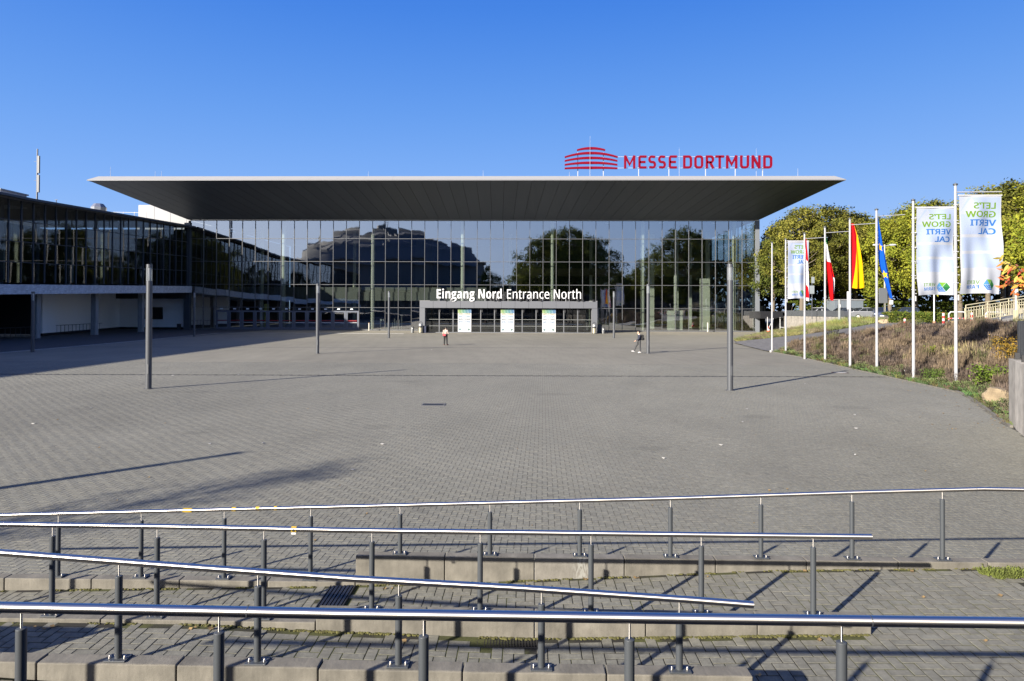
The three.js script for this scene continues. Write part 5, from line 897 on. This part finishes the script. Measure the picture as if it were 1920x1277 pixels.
{
  const rail = (label, x0, x1, Z0, Z1, yb0, yb1, h, step) => {
    const t = thing('ramp_railing', label, 'railing'); const P = (k, y) => V(lerp(x0, x1, k), lerp(yb0, yb1, k) + y, -lerp(Z0, Z1, k)), n = Math.round((x1 - x0) / step);
    part('handrail', [rod(P(0, h), P(1, h), 0.04, 8)], M.cream, t); part('upper_rail', rod(P(0, h * 0.8), P(1, h * 0.8), 0.03, 8), M.cream, t); part('lower_rail', rod(P(0, 0.1), P(1, 0.1), 0.03, 8), M.cream, t);
    for (let i = 0; i <= n; i++) part(i % 8 ? 'baluster' : 'post', rod(P(i / n, i % 8 ? 0.1 : -0.1), P(i / n, i % 8 ? h * 0.8 : h), i % 8 ? 0.016 : 0.035, 6), M.cream, t);
  };
  rail('cream metal railing rising to the right, near side of the footbridge ramp', 32.0, 40.5, 50.5, 52.5, 2.55, 3.75, 1.12, 0.19);
  rail('cream metal railing rising to the right, far side of the footbridge ramp', 33.4, 43.5, 52.6, 55.0, 2.8, 4.2, 1.12, 0.24);
  rail('cream metal railing at the right edge behind the dark panel railing', 34.9, 39.5, 49.2, 49.6, 2.72, 3.0, 1.2, 0.19);
  const d = thing('footbridge_ramp', 'grey ramp deck between the cream railings at the right edge', 'ramp'); part('deck', slab([31.5, 2.4, -50.7], [43.5, 4.0, -53.2], [43.5, 4.0, -55.2], [33.2, 2.6, -52.9], 0.25), mat(0.2, 0.2, 0.2, 0.9), d); part('abutment', box(7, 1.6, 1.8, 40.8, 2.9, -54.2), M.wallConcrete, d);
  const p = thing('signal_post', 'thin white post with a small box above a thick pale base by the cream railing', 'post', [34.6, 2.35, -49.0]); part('base', rbox(0.24, 1.25, 0.24, 0, 0.6, 0, 0.02), M.cream, p); part('pole', cyl(0.05, 0.05, 1.4, 0, 1.2, 0, 10), M.white, p); part('box', rbox(0.26, 0.22, 0.16, 0, 2.6, 0, 0.02), M.white, p);
}
{
  let t = thing('street_lamp', 'two-armed street lamp behind the blue flag', 'street lamp', [pxX(1659, 84), PLAT, -84]);
  part('pole', cyl(0.1, 0.07, 9.2, 0, 0, 0, 10), mat(0.45, 0.42, 0.28, 0.6), t); for (const s of [-1, 1]) { part('arm', rod(V(0, 9.0, 0), V(s * 0.6, 9.15, 0), 0.04, 6), M.polewhite, t); part('lamp_head', new THREE.SphereGeometry(0.5, 14, 8).scale(0.9, 0.26, 0.4).translate(s * 1.0, 9.15, 0), M.white, t); }
  t = thing('sign_board', 'grey back of a large road sign beside the blue flag', 'sign', [pxX(1656, 80), PLAT, -80]); part('board', rbox(1.0, 1.75, 0.05, 0, 2.9, 0, 0.02), mat(0.15, 0.155, 0.155, 0.5, { metalness: 0.4 }), t); part('post', cyl(0.05, 0.05, 3.6, 0.2, 0, -0.08, 8), M.lampGrey, t);
  t = thing('ticket_post', 'thick grey column with a small tag between the green-white-red and the red-yellow flags', 'post', [pxX(1574, 84), 1.4, -84]); part('column', cyl(0.16, 0.16, 3.4, 0, 0.0, 0, 12), mat(0.2, 0.21, 0.21, 0.5), t); part('tag', rbox(0.14, 0.4, 0.02, 0, 2.6, 0.165, 0.005), M.white, t);
  t = thing('marker_post', 'square white post on the verge just left of the red and yellow flag\u2019s pole', 'post', [pxX(1590.5, 77), landH(pxX(1590.5, 77), 77), -77]); part('post', rbox(0.22, 2.0, 0.18, 0, 2.9, 0, 0.02), M.white, t); part('stem', cyl(0.05, 0.05, 2.1, 0, 0, 0, 8), M.lampGrey, t);
  t = thing('sign_pole', 'thin white signpole in the hedge below the second largest banner', 'pole', [pxX(1751.5, 66), PLAT, -66]); part('pole', cyl(0.06, 0.06, 3.6, 0, 0, 0, 8), M.white, t); part('foot', cyl(0.12, 0.12, 0.2, 0, 0, 0, 8), mat(0.4, 0.2, 0.12, 0.9), t);
  t = thing('road_sign', 'small pale road sign on a thin post behind the parked estate car', 'sign', [pxX(1671, 96), PLAT, -96]); part('post', cyl(0.04, 0.04, 2.6, 0, 0, 0, 8), M.lampGrey, t); part('plate', rbox(0.5, 0.6, 0.03, 0, 2.3, 0.05, 0.01), M.white, t);
  t = thing('info_panel', 'pair of grey information panels half hidden by the red and white flag', 'sign', [pxX(1523, 92), PLAT, -92]); part('panel', [rbox(0.4, 0.85, 0.05, 0.1, 5.2, 0, 0.01), rbox(0.75, 1.1, 0.05, -0.1, 3.9, 0, 0.01)], mat(0.2, 0.22, 0.23, 0.5), t); part('post', cyl(0.05, 0.05, 5.4, 0, 0, -0.06, 8), M.lampGrey, t);
  t = thing('kiosk', 'grey-blue metal container standing behind the parked cars', 'container', [pxX(1584, 100), PLAT, -100], 0.1); for (let i = 0; i < 9; i++) part('wall_panel', box(0.46, 2.5, 2.2, -1.9 + i * 0.475, 1.35, 0), mat(0.13, 0.15, 0.17, 0.5), t); part('roof', box(4.5, 0.14, 2.4, 0, 2.67, 0), mat(0.25, 0.25, 0.25, 0.6), t);
  t = thing('traffic_cone', 'small red and white traffic cone on the verge near the hall corner', 'cone', [pxX(1441, 88), 0.55, -88]); part('cone', new THREE.ConeGeometry(0.26, 0.85, 16).translate(0, 0.45, 0), mat(0.6, 0.06, 0.03, 0.6), t); part('band', cyl(0.172, 0.118, 0.19, 0, 0.33, 0, 16), M.white, t); part('base', box(0.6, 0.05, 0.6, 0, 0.02, 0), rw[1], t);
}
function hedge(name, label, x0, x1, Z, y, h, d, n, size, cols) { const t = thing(name, label, 'hedge', [(x0 + x1) / 2, y, -Z]), w = x1 - x0; part('stems', Array.from({ length: 30 }, (_, i) => rod(V(lerp(-w / 2, w / 2, i / 29), 0, rr(-d, d) * 0.3), V(lerp(-w / 2, w / 2, i / 29) + rr(-0.2, 0.2), h * 0.8, rr(-d, d) * 0.3), 0.03, 5)), M.trunk, t); part('foliage', leafGeo(n, () => { const x = rr(-w / 2, w / 2), top = h * (1 + 0.22 * fbm((x + x0) * 0.5, 1, 2, 3)); const s = rnd(); return { p: s < 0.5 ? V(x, rr(0.05, top), d / 2 + gauss() * 0.12) : V(x, top + gauss() * 0.12, rr(-d / 2, d / 2)), out: V(0, 0.6, 0.6) }; }, size, () => { const j = rr(0.6, 1.4), c = cols[rnd() < 0.7 ? 0 : 1]; return c.map((v) => v * j); }), M.leaf, t).userData.kind = 'stuff'; return t; }
hedge('low_hedge', 'low green hedge behind the red and white bollards', pxX(1662, 67), pxX(1778, 67), 67.3, PLAT, 0.9, 1.5, 5200, 0.11, [[0.10, 0.14, 0.025], [0.2, 0.2, 0.04]]);
hedge('long_hedge', 'long bright green hedge in front of the tree trunks', 40, 92, 104, PLAT, 2.4, 3, 16000, 0.16, [[0.10, 0.14, 0.02], [0.16, 0.18, 0.03]]);
// ------------------------------------------------------------------ parked cars
function makeCar(label, color, wagon) {
  const t = thing('parked_car', label, 'car', [0, 0, 0], 0, 'cars parked behind the low wall');
  const paint = new THREE.MeshPhysicalMaterial({ color: lin(...color), metalness: 0.3, roughness: 0.35, clearcoat: 1, clearcoatRoughness: 0.05 });
  const prof = (pts, d, z, b = 0.06) => { const s = new THREE.Shape(); pts.forEach((p, i) => i ? s.lineTo(...p) : s.moveTo(...p)); return new THREE.ExtrudeGeometry(s, { depth: d - 2 * b, bevelEnabled: true, bevelSize: b, bevelThickness: b, bevelSegments: 3 }).translate(0, 0, -d / 2 + b); };
  part('body', prof([[-2.2, 0.35], [2.15, 0.33], [2.22, 0.62], [2.05, 0.84], [1.1, 0.97], [-1.9, 1.0], [-2.22, 0.9], [-2.25, 0.55]], 1.76, 0), paint, t);
  const rear = wagon ? [[-2.05, 0.98], [-1.85, 1.38]] : [[-1.75, 0.98], [-1.0, 1.38]];
  part('window', prof([rear[0], rear[1], [0.25, 1.43], [1.05, 0.97]], 1.5, 0, 0.08), new THREE.MeshPhysicalMaterial({ color: lin(0.015, 0.018, 0.02), roughness: 0.05, clearcoat: 1 }), t);
  part('roof', prof([[rear[1][0] - 0.05, 1.38], [rear[1][0] + 0.15, 1.47], [0.0, 1.49], [0.3, 1.42]], 1.4, 0, 0.05), paint, t);
  part('pillar', [[0.62, 0.97, 0.25, 1.43], [-0.35, 0.97, -0.35, 1.43], [rear[0][0] + 0.3, 0.97, rear[1][0] + 0.25, 1.41]].flatMap(([a, b, c, d]) => [-1, 1].map((s) => rod(V(a, b, s * 0.765), V(c, d, s * 0.70), 0.04, 6))), paint, t);
  for (const x of [-1.38, 1.36]) for (const s of [-1, 1]) { const w = part('wheel', new THREE.CylinderGeometry(0.32, 0.32, 0.2, 20).rotateX(Math.PI / 2), M.tyre, t); w.position.set(x, 0.32, s * 0.8); part('rim', new THREE.CylinderGeometry(0.2, 0.2, 0.21, 14).rotateX(Math.PI / 2), mat(0.4, 0.4, 0.42, 0.35, { metalness: 0.7 }), w); }
  for (const s of [-1, 1]) { part('headlight', rbox(0.25, 0.16, 0.4, 2.12, 0.72, s * 0.62, 0.05), new THREE.MeshPhysicalMaterial({ color: lin(0.8, 0.82, 0.85), roughness: 0.05, clearcoat: 1 }), t); part('tail_light', rbox(0.12, 0.22, 0.3, -2.2, 0.8, s * 0.66, 0.04), M.red, t); part('mirror', rbox(0.14, 0.12, 0.2, 0.72, 1.02, s * 0.95, 0.04), paint, t); }
  part('number_plate', box(0.02, 0.11, 0.5, 2.265, 0.5, 0), M.white, t);
  return t;
}
const carA = makeCar('white car roof showing above the dark sheet railing of the low wall', [0.7, 0.7, 0.72], false), carB = makeCar('dark grey car left of the red and yellow flag\u2019s pole', [0.10, 0.105, 0.115], false), carC = makeCar('dark blue estate car parked in front of the hedge, right of the blue flag', [0.07, 0.085, 0.13], true);
const putCar = (c, px, Z, r) => { c.position.set(pxX(px, Z), PLAT + 0.015, -Z); c.rotation.y = r; };
putCar(carA, 1540, 97, 0.15); putCar(carB, 1588, 93, 0.1); putCar(carC, 1688, 84, 0.12 + Math.PI);
for (const [src, px, Z, r, l] of [[carB, 1632, 91, -0.5, 'black car seen obliquely right of the red and yellow flag\u2019s pole'], [carC, 1652, 85, -1.15, 'blue car facing the viewer with bright headlights by the blue flag\u2019s pole'], [carB, 1610, 99, 0.2, 'dark car behind the others in the second row of the car park']]) { const c = copyOf(src, l); putCar(c, px, Z, r); }
// ------------------------------------------------------------------ people
function blob(bones, cell, smooth = 0.03, colorFn) {   // smooth union of tapered capsules, meshed
  let lo = V(1e9, 1e9, 1e9), hi = V(-1e9, -1e9, -1e9); for (const [a, b, ra, rb] of bones) for (const [p, r] of [[a, ra], [b, rb]]) { lo.min(p.clone().subScalar(r + 0.05)); hi.max(p.clone().addScalar(r + 0.05)); }
  const size = Math.max(hi.x - lo.x, hi.y - lo.y, hi.z - lo.z), res = Math.min(110, Math.ceil(size / cell) + 4), c = lo.clone().add(hi).multiplyScalar(0.5), half = size / 2 * 1.05;
  const mc = new MarchingCubes(res, new THREE.MeshBasicMaterial(), false, false, 120000); mc.isolation = 0; const hs = res / 2, p = V(0, 0, 0), pa = V(0, 0, 0), ba = V(0, 0, 0);
  for (let k = 0; k < res; k++) for (let j = 0; j < res; j++) for (let i = 0; i < res; i++) {
    p.set((i - hs) / hs * half + c.x, (j - hs) / hs * half + c.y, (k - hs) / hs * half + c.z); let d = 1e3;
    for (const [a, b, ra, rb, sx = 1, sz = 1] of bones) { pa.subVectors(p, a); ba.subVectors(b, a); const h = clamp(pa.dot(ba) / Math.max(1e-9, ba.lengthSq())); pa.addScaledVector(ba, -h); pa.x /= sx; pa.z /= sz; const e = pa.length() - lerp(ra, rb, h), m = Math.max(smooth - Math.abs(d - e), 0) / smooth; d = Math.min(d, e) - m * m * smooth * 0.25; }
    mc.field[i + j * res + k * res * res] = -d;
  }
  mc.update(); const n = mc.count, g = new THREE.BufferGeometry(); g.setAttribute('position', new THREE.BufferAttribute(mc.positionArray.slice(0, n * 3), 3)); g.setAttribute('normal', new THREE.BufferAttribute(mc.normalArray.slice(0, n * 3), 3)); g.scale(half, half, half).translate(c.x, c.y, c.z); g.computeVertexNormals();
  return g;
}
const skin = mat(0.48, 0.29, 0.2, 0.6);
function person(label, pos, turn, J, look) {   // J: joints in metres, +z is forward
  const t = thing('person', label, 'person', pos, turn);
  const v = (k) => V(...J[k]), body = [], head = v('head'), fw = V(...(J.face ?? [0, 0, 1])).normalize(), up = V(0, 1, 0);
  const bone = (a, b, ra, rb, sx, sz) => [v(a), v(b), ra, rb, sx, sz];
  body.push([head, head.clone().addScaledVector(fw, 0.02).addScaledVector(up, -0.06), 0.098, 0.075, 0.88, 1], [head.clone().addScaledVector(fw, 0.1).addScaledVector(up, -0.025), head.clone().addScaledVector(fw, 0.102).addScaledVector(up, -0.045), 0.012, 0.017], bone('neck', 'head', 0.056, 0.055));
  for (const s of [-1, 1]) body.push([head.clone().add(V(s * 0.082, -0.02, 0)), head.clone().add(V(s * 0.085, -0.05, 0)), 0.018, 0.014]);
  body.push([v('chest'), v('neck'), 0.13, 0.08, 1.2, 0.85], [v('hip'), v('chest'), 0.12, 0.14, 1.25, 0.85]);
  for (const s of ['L', 'R']) {
    body.push(bone('chest', 'sh' + s, 0.1, 0.06), bone('sh' + s, 'el' + s, 0.053, 0.042), bone('el' + s, 'wr' + s, 0.042, 0.028), bone('hip', 'hp' + s, 0.11, 0.09), bone('hp' + s, 'kn' + s, 0.085, 0.056), bone('kn' + s, 'an' + s, 0.056, 0.038), bone('an' + s, 'to' + s, 0.042, 0.03));
    const w = v('wr' + s), d = w.clone().sub(v('el' + s)).normalize(), side = V(d.y, -d.x, 0).lengthSq() > 0.01 ? V(0, 0, 1).cross(d).normalize() : V(1, 0, 0), palm = w.clone().addScaledVector(d, 0.07);
    body.push([w, palm, 0.03, 0.034, 1, 0.7]); for (let f = 0; f < 4; f++) { const o = (f - 1.5) * 0.018, l = [0.066, 0.08, 0.075, 0.058][f], a = palm.clone().add(V(0, 0, o)), m = a.clone().addScaledVector(d, l * 0.55).addScaledVector(fw, 0.008), e = m.clone().addScaledVector(d, l * 0.4).addScaledVector(fw, 0.02); body.push([a, m, 0.009, 0.008], [m, e, 0.008, 0.007]); } body.push([w.clone().addScaledVector(d, 0.03), w.clone().addScaledVector(d, 0.07).addScaledVector(fw, 0.04), 0.011, 0.009]);
  }
  part('body', blob(body, 0.019, 0.03), skin, t);
  const grow = 0.014, top = [[v('chest'), v('neck').lerp(v('chest'), 0.35), 0.145, 0.1, 1.2, 0.9], [v('hip').add(V(0, 0.02, 0)), v('chest'), 0.14, 0.158, 1.25, 0.9]];
  for (const s of ['L', 'R']) top.push([v('chest'), v('sh' + s), 0.115, 0.075], [v('sh' + s), v('el' + s), 0.07, 0.058], [v('el' + s), v('el' + s).lerp(v('wr' + s), 0.9), 0.058, 0.042]);
  part('jacket', blob(top, 0.02, 0.035), look.top, t);
  const tr = [[v('hip'), v('hip').add(V(0, 0.06, 0)), 0.135, 0.13, 1.2, 0.9]]; for (const s of ['L', 'R']) tr.push([v('hip'), v('hp' + s), 0.125, 0.108], [v('hp' + s), v('kn' + s), 0.104, 0.075], [v('kn' + s), v('an' + s), 0.074, 0.058]);
  part('trousers', blob(tr, 0.02, 0.03), look.legs, t);
  for (const s of ['L', 'R']) part('shoe', blob([[v('an' + s).add(V(0, -0.03, -0.02)), v('to' + s), 0.055, 0.045, 1, 1]], 0.012, 0.02), look.shoes, t);
  part('hair', blob([[head.clone().add(V(0, 0.045, 0)).addScaledVector(fw, -0.025), head.clone().add(V(0, 0.0, 0)).addScaledVector(fw, -0.045), 0.093, 0.082]], 0.014, 0.02), look.hair, t);
  part('eye', [-1, 1].map((s) => new THREE.SphereGeometry(0.011, 8, 6).translate(...head.clone().addScaledVector(fw, 0.088).addScaledVector(V(fw.z, 0, -fw.x), s * 0.034).add(V(0, 0.0, 0)).toArray())), M.black, t);
  look.extra?.(t, v); return t;
}
{
  const black = mat(0.012, 0.012, 0.013, 0.8), navy = mat(0.018, 0.02, 0.035, 0.8), grey = mat(0.05, 0.05, 0.052, 0.85), pale = mat(0.42, 0.33, 0.28, 0.85), hairD = mat(0.012, 0.009, 0.007, 0.6);
  // seen from behind, head bowed to the right over something in the hands
  person('person in pale pink jacket and black trousers standing with bowed head before the portal', [-7.72, 0.035, -65.2], Math.PI - 0.35,
    { head: [0.02, 1.58, 0.12], neck: [0, 1.46, 0.03], chest: [0, 1.24, -0.01], hip: [0, 0.95, 0], shL: [0.19, 1.37, 0.01], shR: [-0.19, 1.37, 0.01], elL: [0.27, 1.10, 0.04], elR: [-0.27, 1.10, 0.06], wrL: [0.14, 1.02, 0.24], wrR: [-0.12, 1.03, 0.26], hpL: [0.1, 0.9, 0], hpR: [-0.1, 0.9, 0], knL: [0.12, 0.49, 0.02], knR: [-0.12, 0.49, 0.05], anL: [0.13, 0.08, -0.02], anR: [-0.16, 0.08, 0.0], toL: [0.15, 0.035, 0.13], toR: [-0.2, 0.035, 0.15], face: [0, -0.45, 0.9] },
    { top: pale, legs: black, shoes: mat(0.10, 0.03, 0.02, 0.6), hair: hairD, extra: (t, v) => { part('waist_bag', rbox(0.34, 0.22, 0.14, 0.03, 0.97, -0.17, 0.04), mat(0.28, 0.03, 0.04, 0.7), t); part('strap', [box(0.035, 0.42, 0.015, 0.16, 1.22, -0.155).rotateZ(0.05)], black, t); part('phone', rbox(0.075, 0.15, 0.01, 0.01, 1.06, 0.36, 0.004), black, t); } });
  // striding to the left past the lamp post, backpack behind
  person('person in dark clothes with backpack and white shoes walking past a lamp post', [9.05, 0.03, -54.9], -Math.PI / 2 + 0.1,
    { head: [0, 1.64, 0.05], neck: [0, 1.49, 0.0], chest: [0, 1.27, -0.02], hip: [0, 0.96, 0], shL: [0.19, 1.40, 0], shR: [-0.19, 1.40, 0], elL: [0.25, 1.15, 0.10], elR: [-0.25, 1.15, -0.12], wrL: [0.22, 1.0, 0.32], wrR: [-0.22, 0.93, 0.0], hpL: [0.1, 0.91, 0], hpR: [-0.1, 0.91, 0], knL: [0.11, 0.50, -0.02], knR: [-0.1, 0.54, 0.24], anL: [0.11, 0.10, -0.08], anR: [-0.1, 0.15, 0.40], toL: [0.11, 0.04, 0.09], toR: [-0.1, 0.14, 0.56] },
    { top: navy, legs: grey, shoes: M.white, hair: hairD, extra: (t, v) => { part('backpack', [rbox(0.32, 0.46, 0.2, 0, 1.24, -0.24, 0.07, 3), rbox(0.24, 0.2, 0.08, 0, 1.12, -0.36, 0.03)], black, t); part('collar', new THREE.TorusGeometry(0.075, 0.022, 8, 16).rotateX(Math.PI / 2).translate(0, 1.47, 0.0), M.white, t); } });
}
// ------------------------------------------------------------------ bins, manholes and scraps
function bin(label, x, z, kind) {
  const t = thing('litter_bin', label, 'bin', [x, 0.01, z]);
  if (kind) { part('body', cyl(0.3, 0.3, 0.72, 0, 0.06, 0, 24), new THREE.MeshStandardMaterial({ color: lin(0.55, 0.5, 0.36), metalness: 0.8, roughness: 0.35 }), t); part('base', cyl(0.33, 0.33, 0.08, 0, 0, 0, 24), M.anthracite, t); part('waist', cyl(0.25, 0.25, 0.2, 0, 0.78, 0, 20), M.black, t); part('hood', [cyl(0.3, 0.28, 0.34, 0, 0.98, 0, 24)], mat(0.28, 0.28, 0.28, 0.4, { metalness: 0.5 }), t); part('handle', new THREE.TorusGeometry(0.27, 0.03, 8, 20, Math.PI).translate(0, 1.32, 0), M.black, t); part('label', box(0.2, 0.12, 0.01, -0.05, 1.14, 0.30), M.white, t); }
  else { part('body', cyl(0.24, 0.24, 0.78, 0, 0, 0, 24), mat(0.18, 0.185, 0.185, 0.45, { metalness: 0.4 }), t); part('rim', cyl(0.25, 0.25, 0.06, 0, 0.78, 0, 24), M.anthracite, t); part('liner', cyl(0.21, 0.21, 0.03, 0, 0.82, 0, 20), M.black, t); part('plate', box(0.12, 0.14, 0.01, 0.02, 0.6, 0.243), M.white, t); }
}
bin('round grey bin standing alone left of the portal', pxX(773.5, 98.5), -98.5, 0); bin('brass-bodied bin with hood and handle by the left portal pillar', pxX(789, 97.3), -97.3, 1); bin('brass-bodied bin with hood and handle by the right portal pillar', pxX(1114.5, 97.3), -97.3, 1); bin('round grey bin right of the portal', pxX(1131, 98.3), -98.3, 0);
{ const t = thing('ash_box', 'dark box bin between the two right-hand bins of the portal', 'bin', [pxX(1124, 100.5), 0, -100.5]); part('body', rbox(0.7, 1.25, 0.5, 0, 0.62, 0, 0.03), M.anthracite, t); part('top', rbox(0.74, 0.06, 0.54, 0, 1.27, 0, 0.02), M.black, t); }
{ const t = thing('ash_box', 'dark blue box bin between brass bin and left portal pillar', 'bin', [pxX(797, 98.0), 0, -97.6]); part('body', rbox(0.5, 1.0, 0.4, 0, 0.5, 0, 0.03), mat(0.02, 0.025, 0.05, 0.5), t); part('top', rbox(0.53, 0.05, 0.43, 0, 1.02, 0, 0.02), M.black, t); }
{ const t = thing('sensor_post', 'short pale post with orange top in front of the glass left of the portal', 'post', [pxX(692, 106), 0, -106]); part('post', rbox(0.14, 1.2, 0.14, 0, 0.6, 0, 0.02), mat(0.5, 0.47, 0.4, 0.5), t); part('top', rbox(0.16, 0.06, 0.16, 0, 1.22, 0, 0.02), mat(0.4, 0.2, 0.05, 0.5), t); }
{ const t = thing('sensor_post', 'short pale post in front of the glass right of the portal, beside the interior stair', 'post', [pxX(1327, 106), 0, -106]); part('post', rbox(0.14, 1.5, 0.14, 0, 0.75, 0, 0.02), mat(0.5, 0.47, 0.4, 0.5), t); part('top', rbox(0.16, 0.06, 0.16, 0, 1.52, 0, 0.02), M.anthracite, t); }
{
  const t = thing('inspection_cover', 'rectangular dark inspection cover in the middle of the plaza', 'cover', [-3.4, 0.002, -25.1], 0.024); const g = []; for (let i = 0; i < 8; i++) g.push(rbox(0.07, 0.02, 0.5, -0.31 + i * 0.088, -0.002, 0, 0.004)); part('grille', g, mat(0.03, 0.03, 0.03, 0.6), t); part('frame', [box(0.86, 0.024, 0.05, 0, 0, 0.3), box(0.86, 0.024, 0.05, 0, 0, -0.3), box(0.05, 0.024, 0.55, 0.405, 0, 0), box(0.05, 0.024, 0.55, -0.405, 0, 0)], mat(0.1, 0.1, 0.1, 0.7), t);
  const m = thing('manhole_cover', 'round concrete manhole cover near the planting bed, by the lamp shadow\u2019s tip', 'cover', [17.7, 0.003, -38.9]); part('frame', cyl(0.46, 0.46, 0.012, 0, -0.006, 0, 32), mat(0.06, 0.035, 0.025, 0.8), m); part('lid', cyl(0.34, 0.34, 0.012, 0, 0.002, 0, 32), mat(0.4, 0.39, 0.37, 0.9, { map: grain }), m);
}
[[325, 705.5], [448, 704], [172, 767.5], [65, 798], [395, 835], [495, 833], [718, 834], [663, 882.5], [558, 697], [1352, 833], [1392, 790], [1604, 850], [1604, 801], [1400, 766], [1050, 701], [1245, 858], [1602, 776], [1510, 719], [810, 656]].forEach(([px, py], i) => {
  const h = 578.5 + (px - 960) * 0.0035, Z = 3.55 * 1280 / (py - h), g = new THREE.CircleGeometry(1, 7).rotateX(-Math.PI / 2), p = g.attributes.position, s = 0.016 + 0.0014 * Z; for (let k = 1; k < p.count - 1; k++) { const f = 0.5 + 0.5 * Math.abs(Math.sin(k * 2.1 + i)); p.setXYZ(k, p.getX(k) * f * s * 1.5, 0.012 + 0.012 * Math.sin(k * 1.7), p.getZ(k) * f * s); } p.setXYZ(p.count - 1, p.getX(1), p.getY(1), p.getZ(1)); p.setXYZ(0, 0, 0.03, 0); g.computeVertexNormals();
  const o = single('paper_scrap', g, mat(0.32, 0.31, 0.29, 0.9, { side: THREE.DoubleSide }), 'scrap of pale paper lying on the paving', 'litter', 'paper scraps on the plaza'); o.position.set(pxX(px, Z), 0.004, -Z); o.rotation.y = i;
});
// ------------------------------------------------------------------ across the street, mirrored in the glass
{
  const t = thing('domed_hall', 'large domed hall behind the viewer, seen only as a reflection in the glass', 'building', [-65, 1.9, 100]); t.scale.set(0.9, 0.95, 0.9);
  const stone = mat(0.22, 0.22, 0.21, 0.8), dark = mat(0.09, 0.095, 0.10, 0.8), roofm = mat(0.11, 0.115, 0.12, 1);
  part('hall_base', [box(96, 11, 60, 0, 5.5, 0)], stone, t);
  for (let i = 0; i < 24; i++) part('window', box(2.6, 6, 0.2, -44 + i * 3.85, 5.6, -30.02), dark, t);
  part('drum', new THREE.CylinderGeometry(50, 51, 12, 48).translate(0, 16.4, 0), dark, t);
  part('dome', new THREE.LatheGeometry([[0.01, 40], [9, 39.4], [9.2, 38.4], [21, 37.4], [21.2, 36.2], [33, 34.2], [33.2, 32.6], [44, 29.2], [44.2, 27.4], [52, 22.4], [52, 21.4]].map((p) => new THREE.Vector2(...p)).reverse(), 56), roofm, t);
  for (let i = 0; i < 28; i++) { const a = i / 28 * Math.PI * 2; part('rib', rod(V(Math.cos(a) * 44, 29.4, Math.sin(a) * 44), V(Math.cos(a) * 9, 39.8, Math.sin(a) * 9), 0.25, 5), stone, t); }
  part('lantern', new THREE.CylinderGeometry(4, 4.6, 2.6, 20).translate(0, 41.0, 0), dark, t); part('mast', cyl(0.3, 0.1, 4, 0, 42, 0, 8), stone, t);
  const b = thing('long_building', 'low flat building behind the viewer, seen only as a reflection in the glass', 'building', [40, 1.9, 78]);
  part('wall', box(150, 11, 14, 0, 5.5, 0), mat(0.2, 0.19, 0.17, 0.85), b); for (let r = 0; r < 3; r++) for (let i = 0; i < 37; i++) part('window', box(2.6, 1.7, 0.15, -71 + i * 3.9, 2.3 + r * 3.4, -7.05), dark, b); part('roof', box(151, 0.5, 15, 0, 11.2, 0), roofm, b);
}
renderer.render(scene, camera);
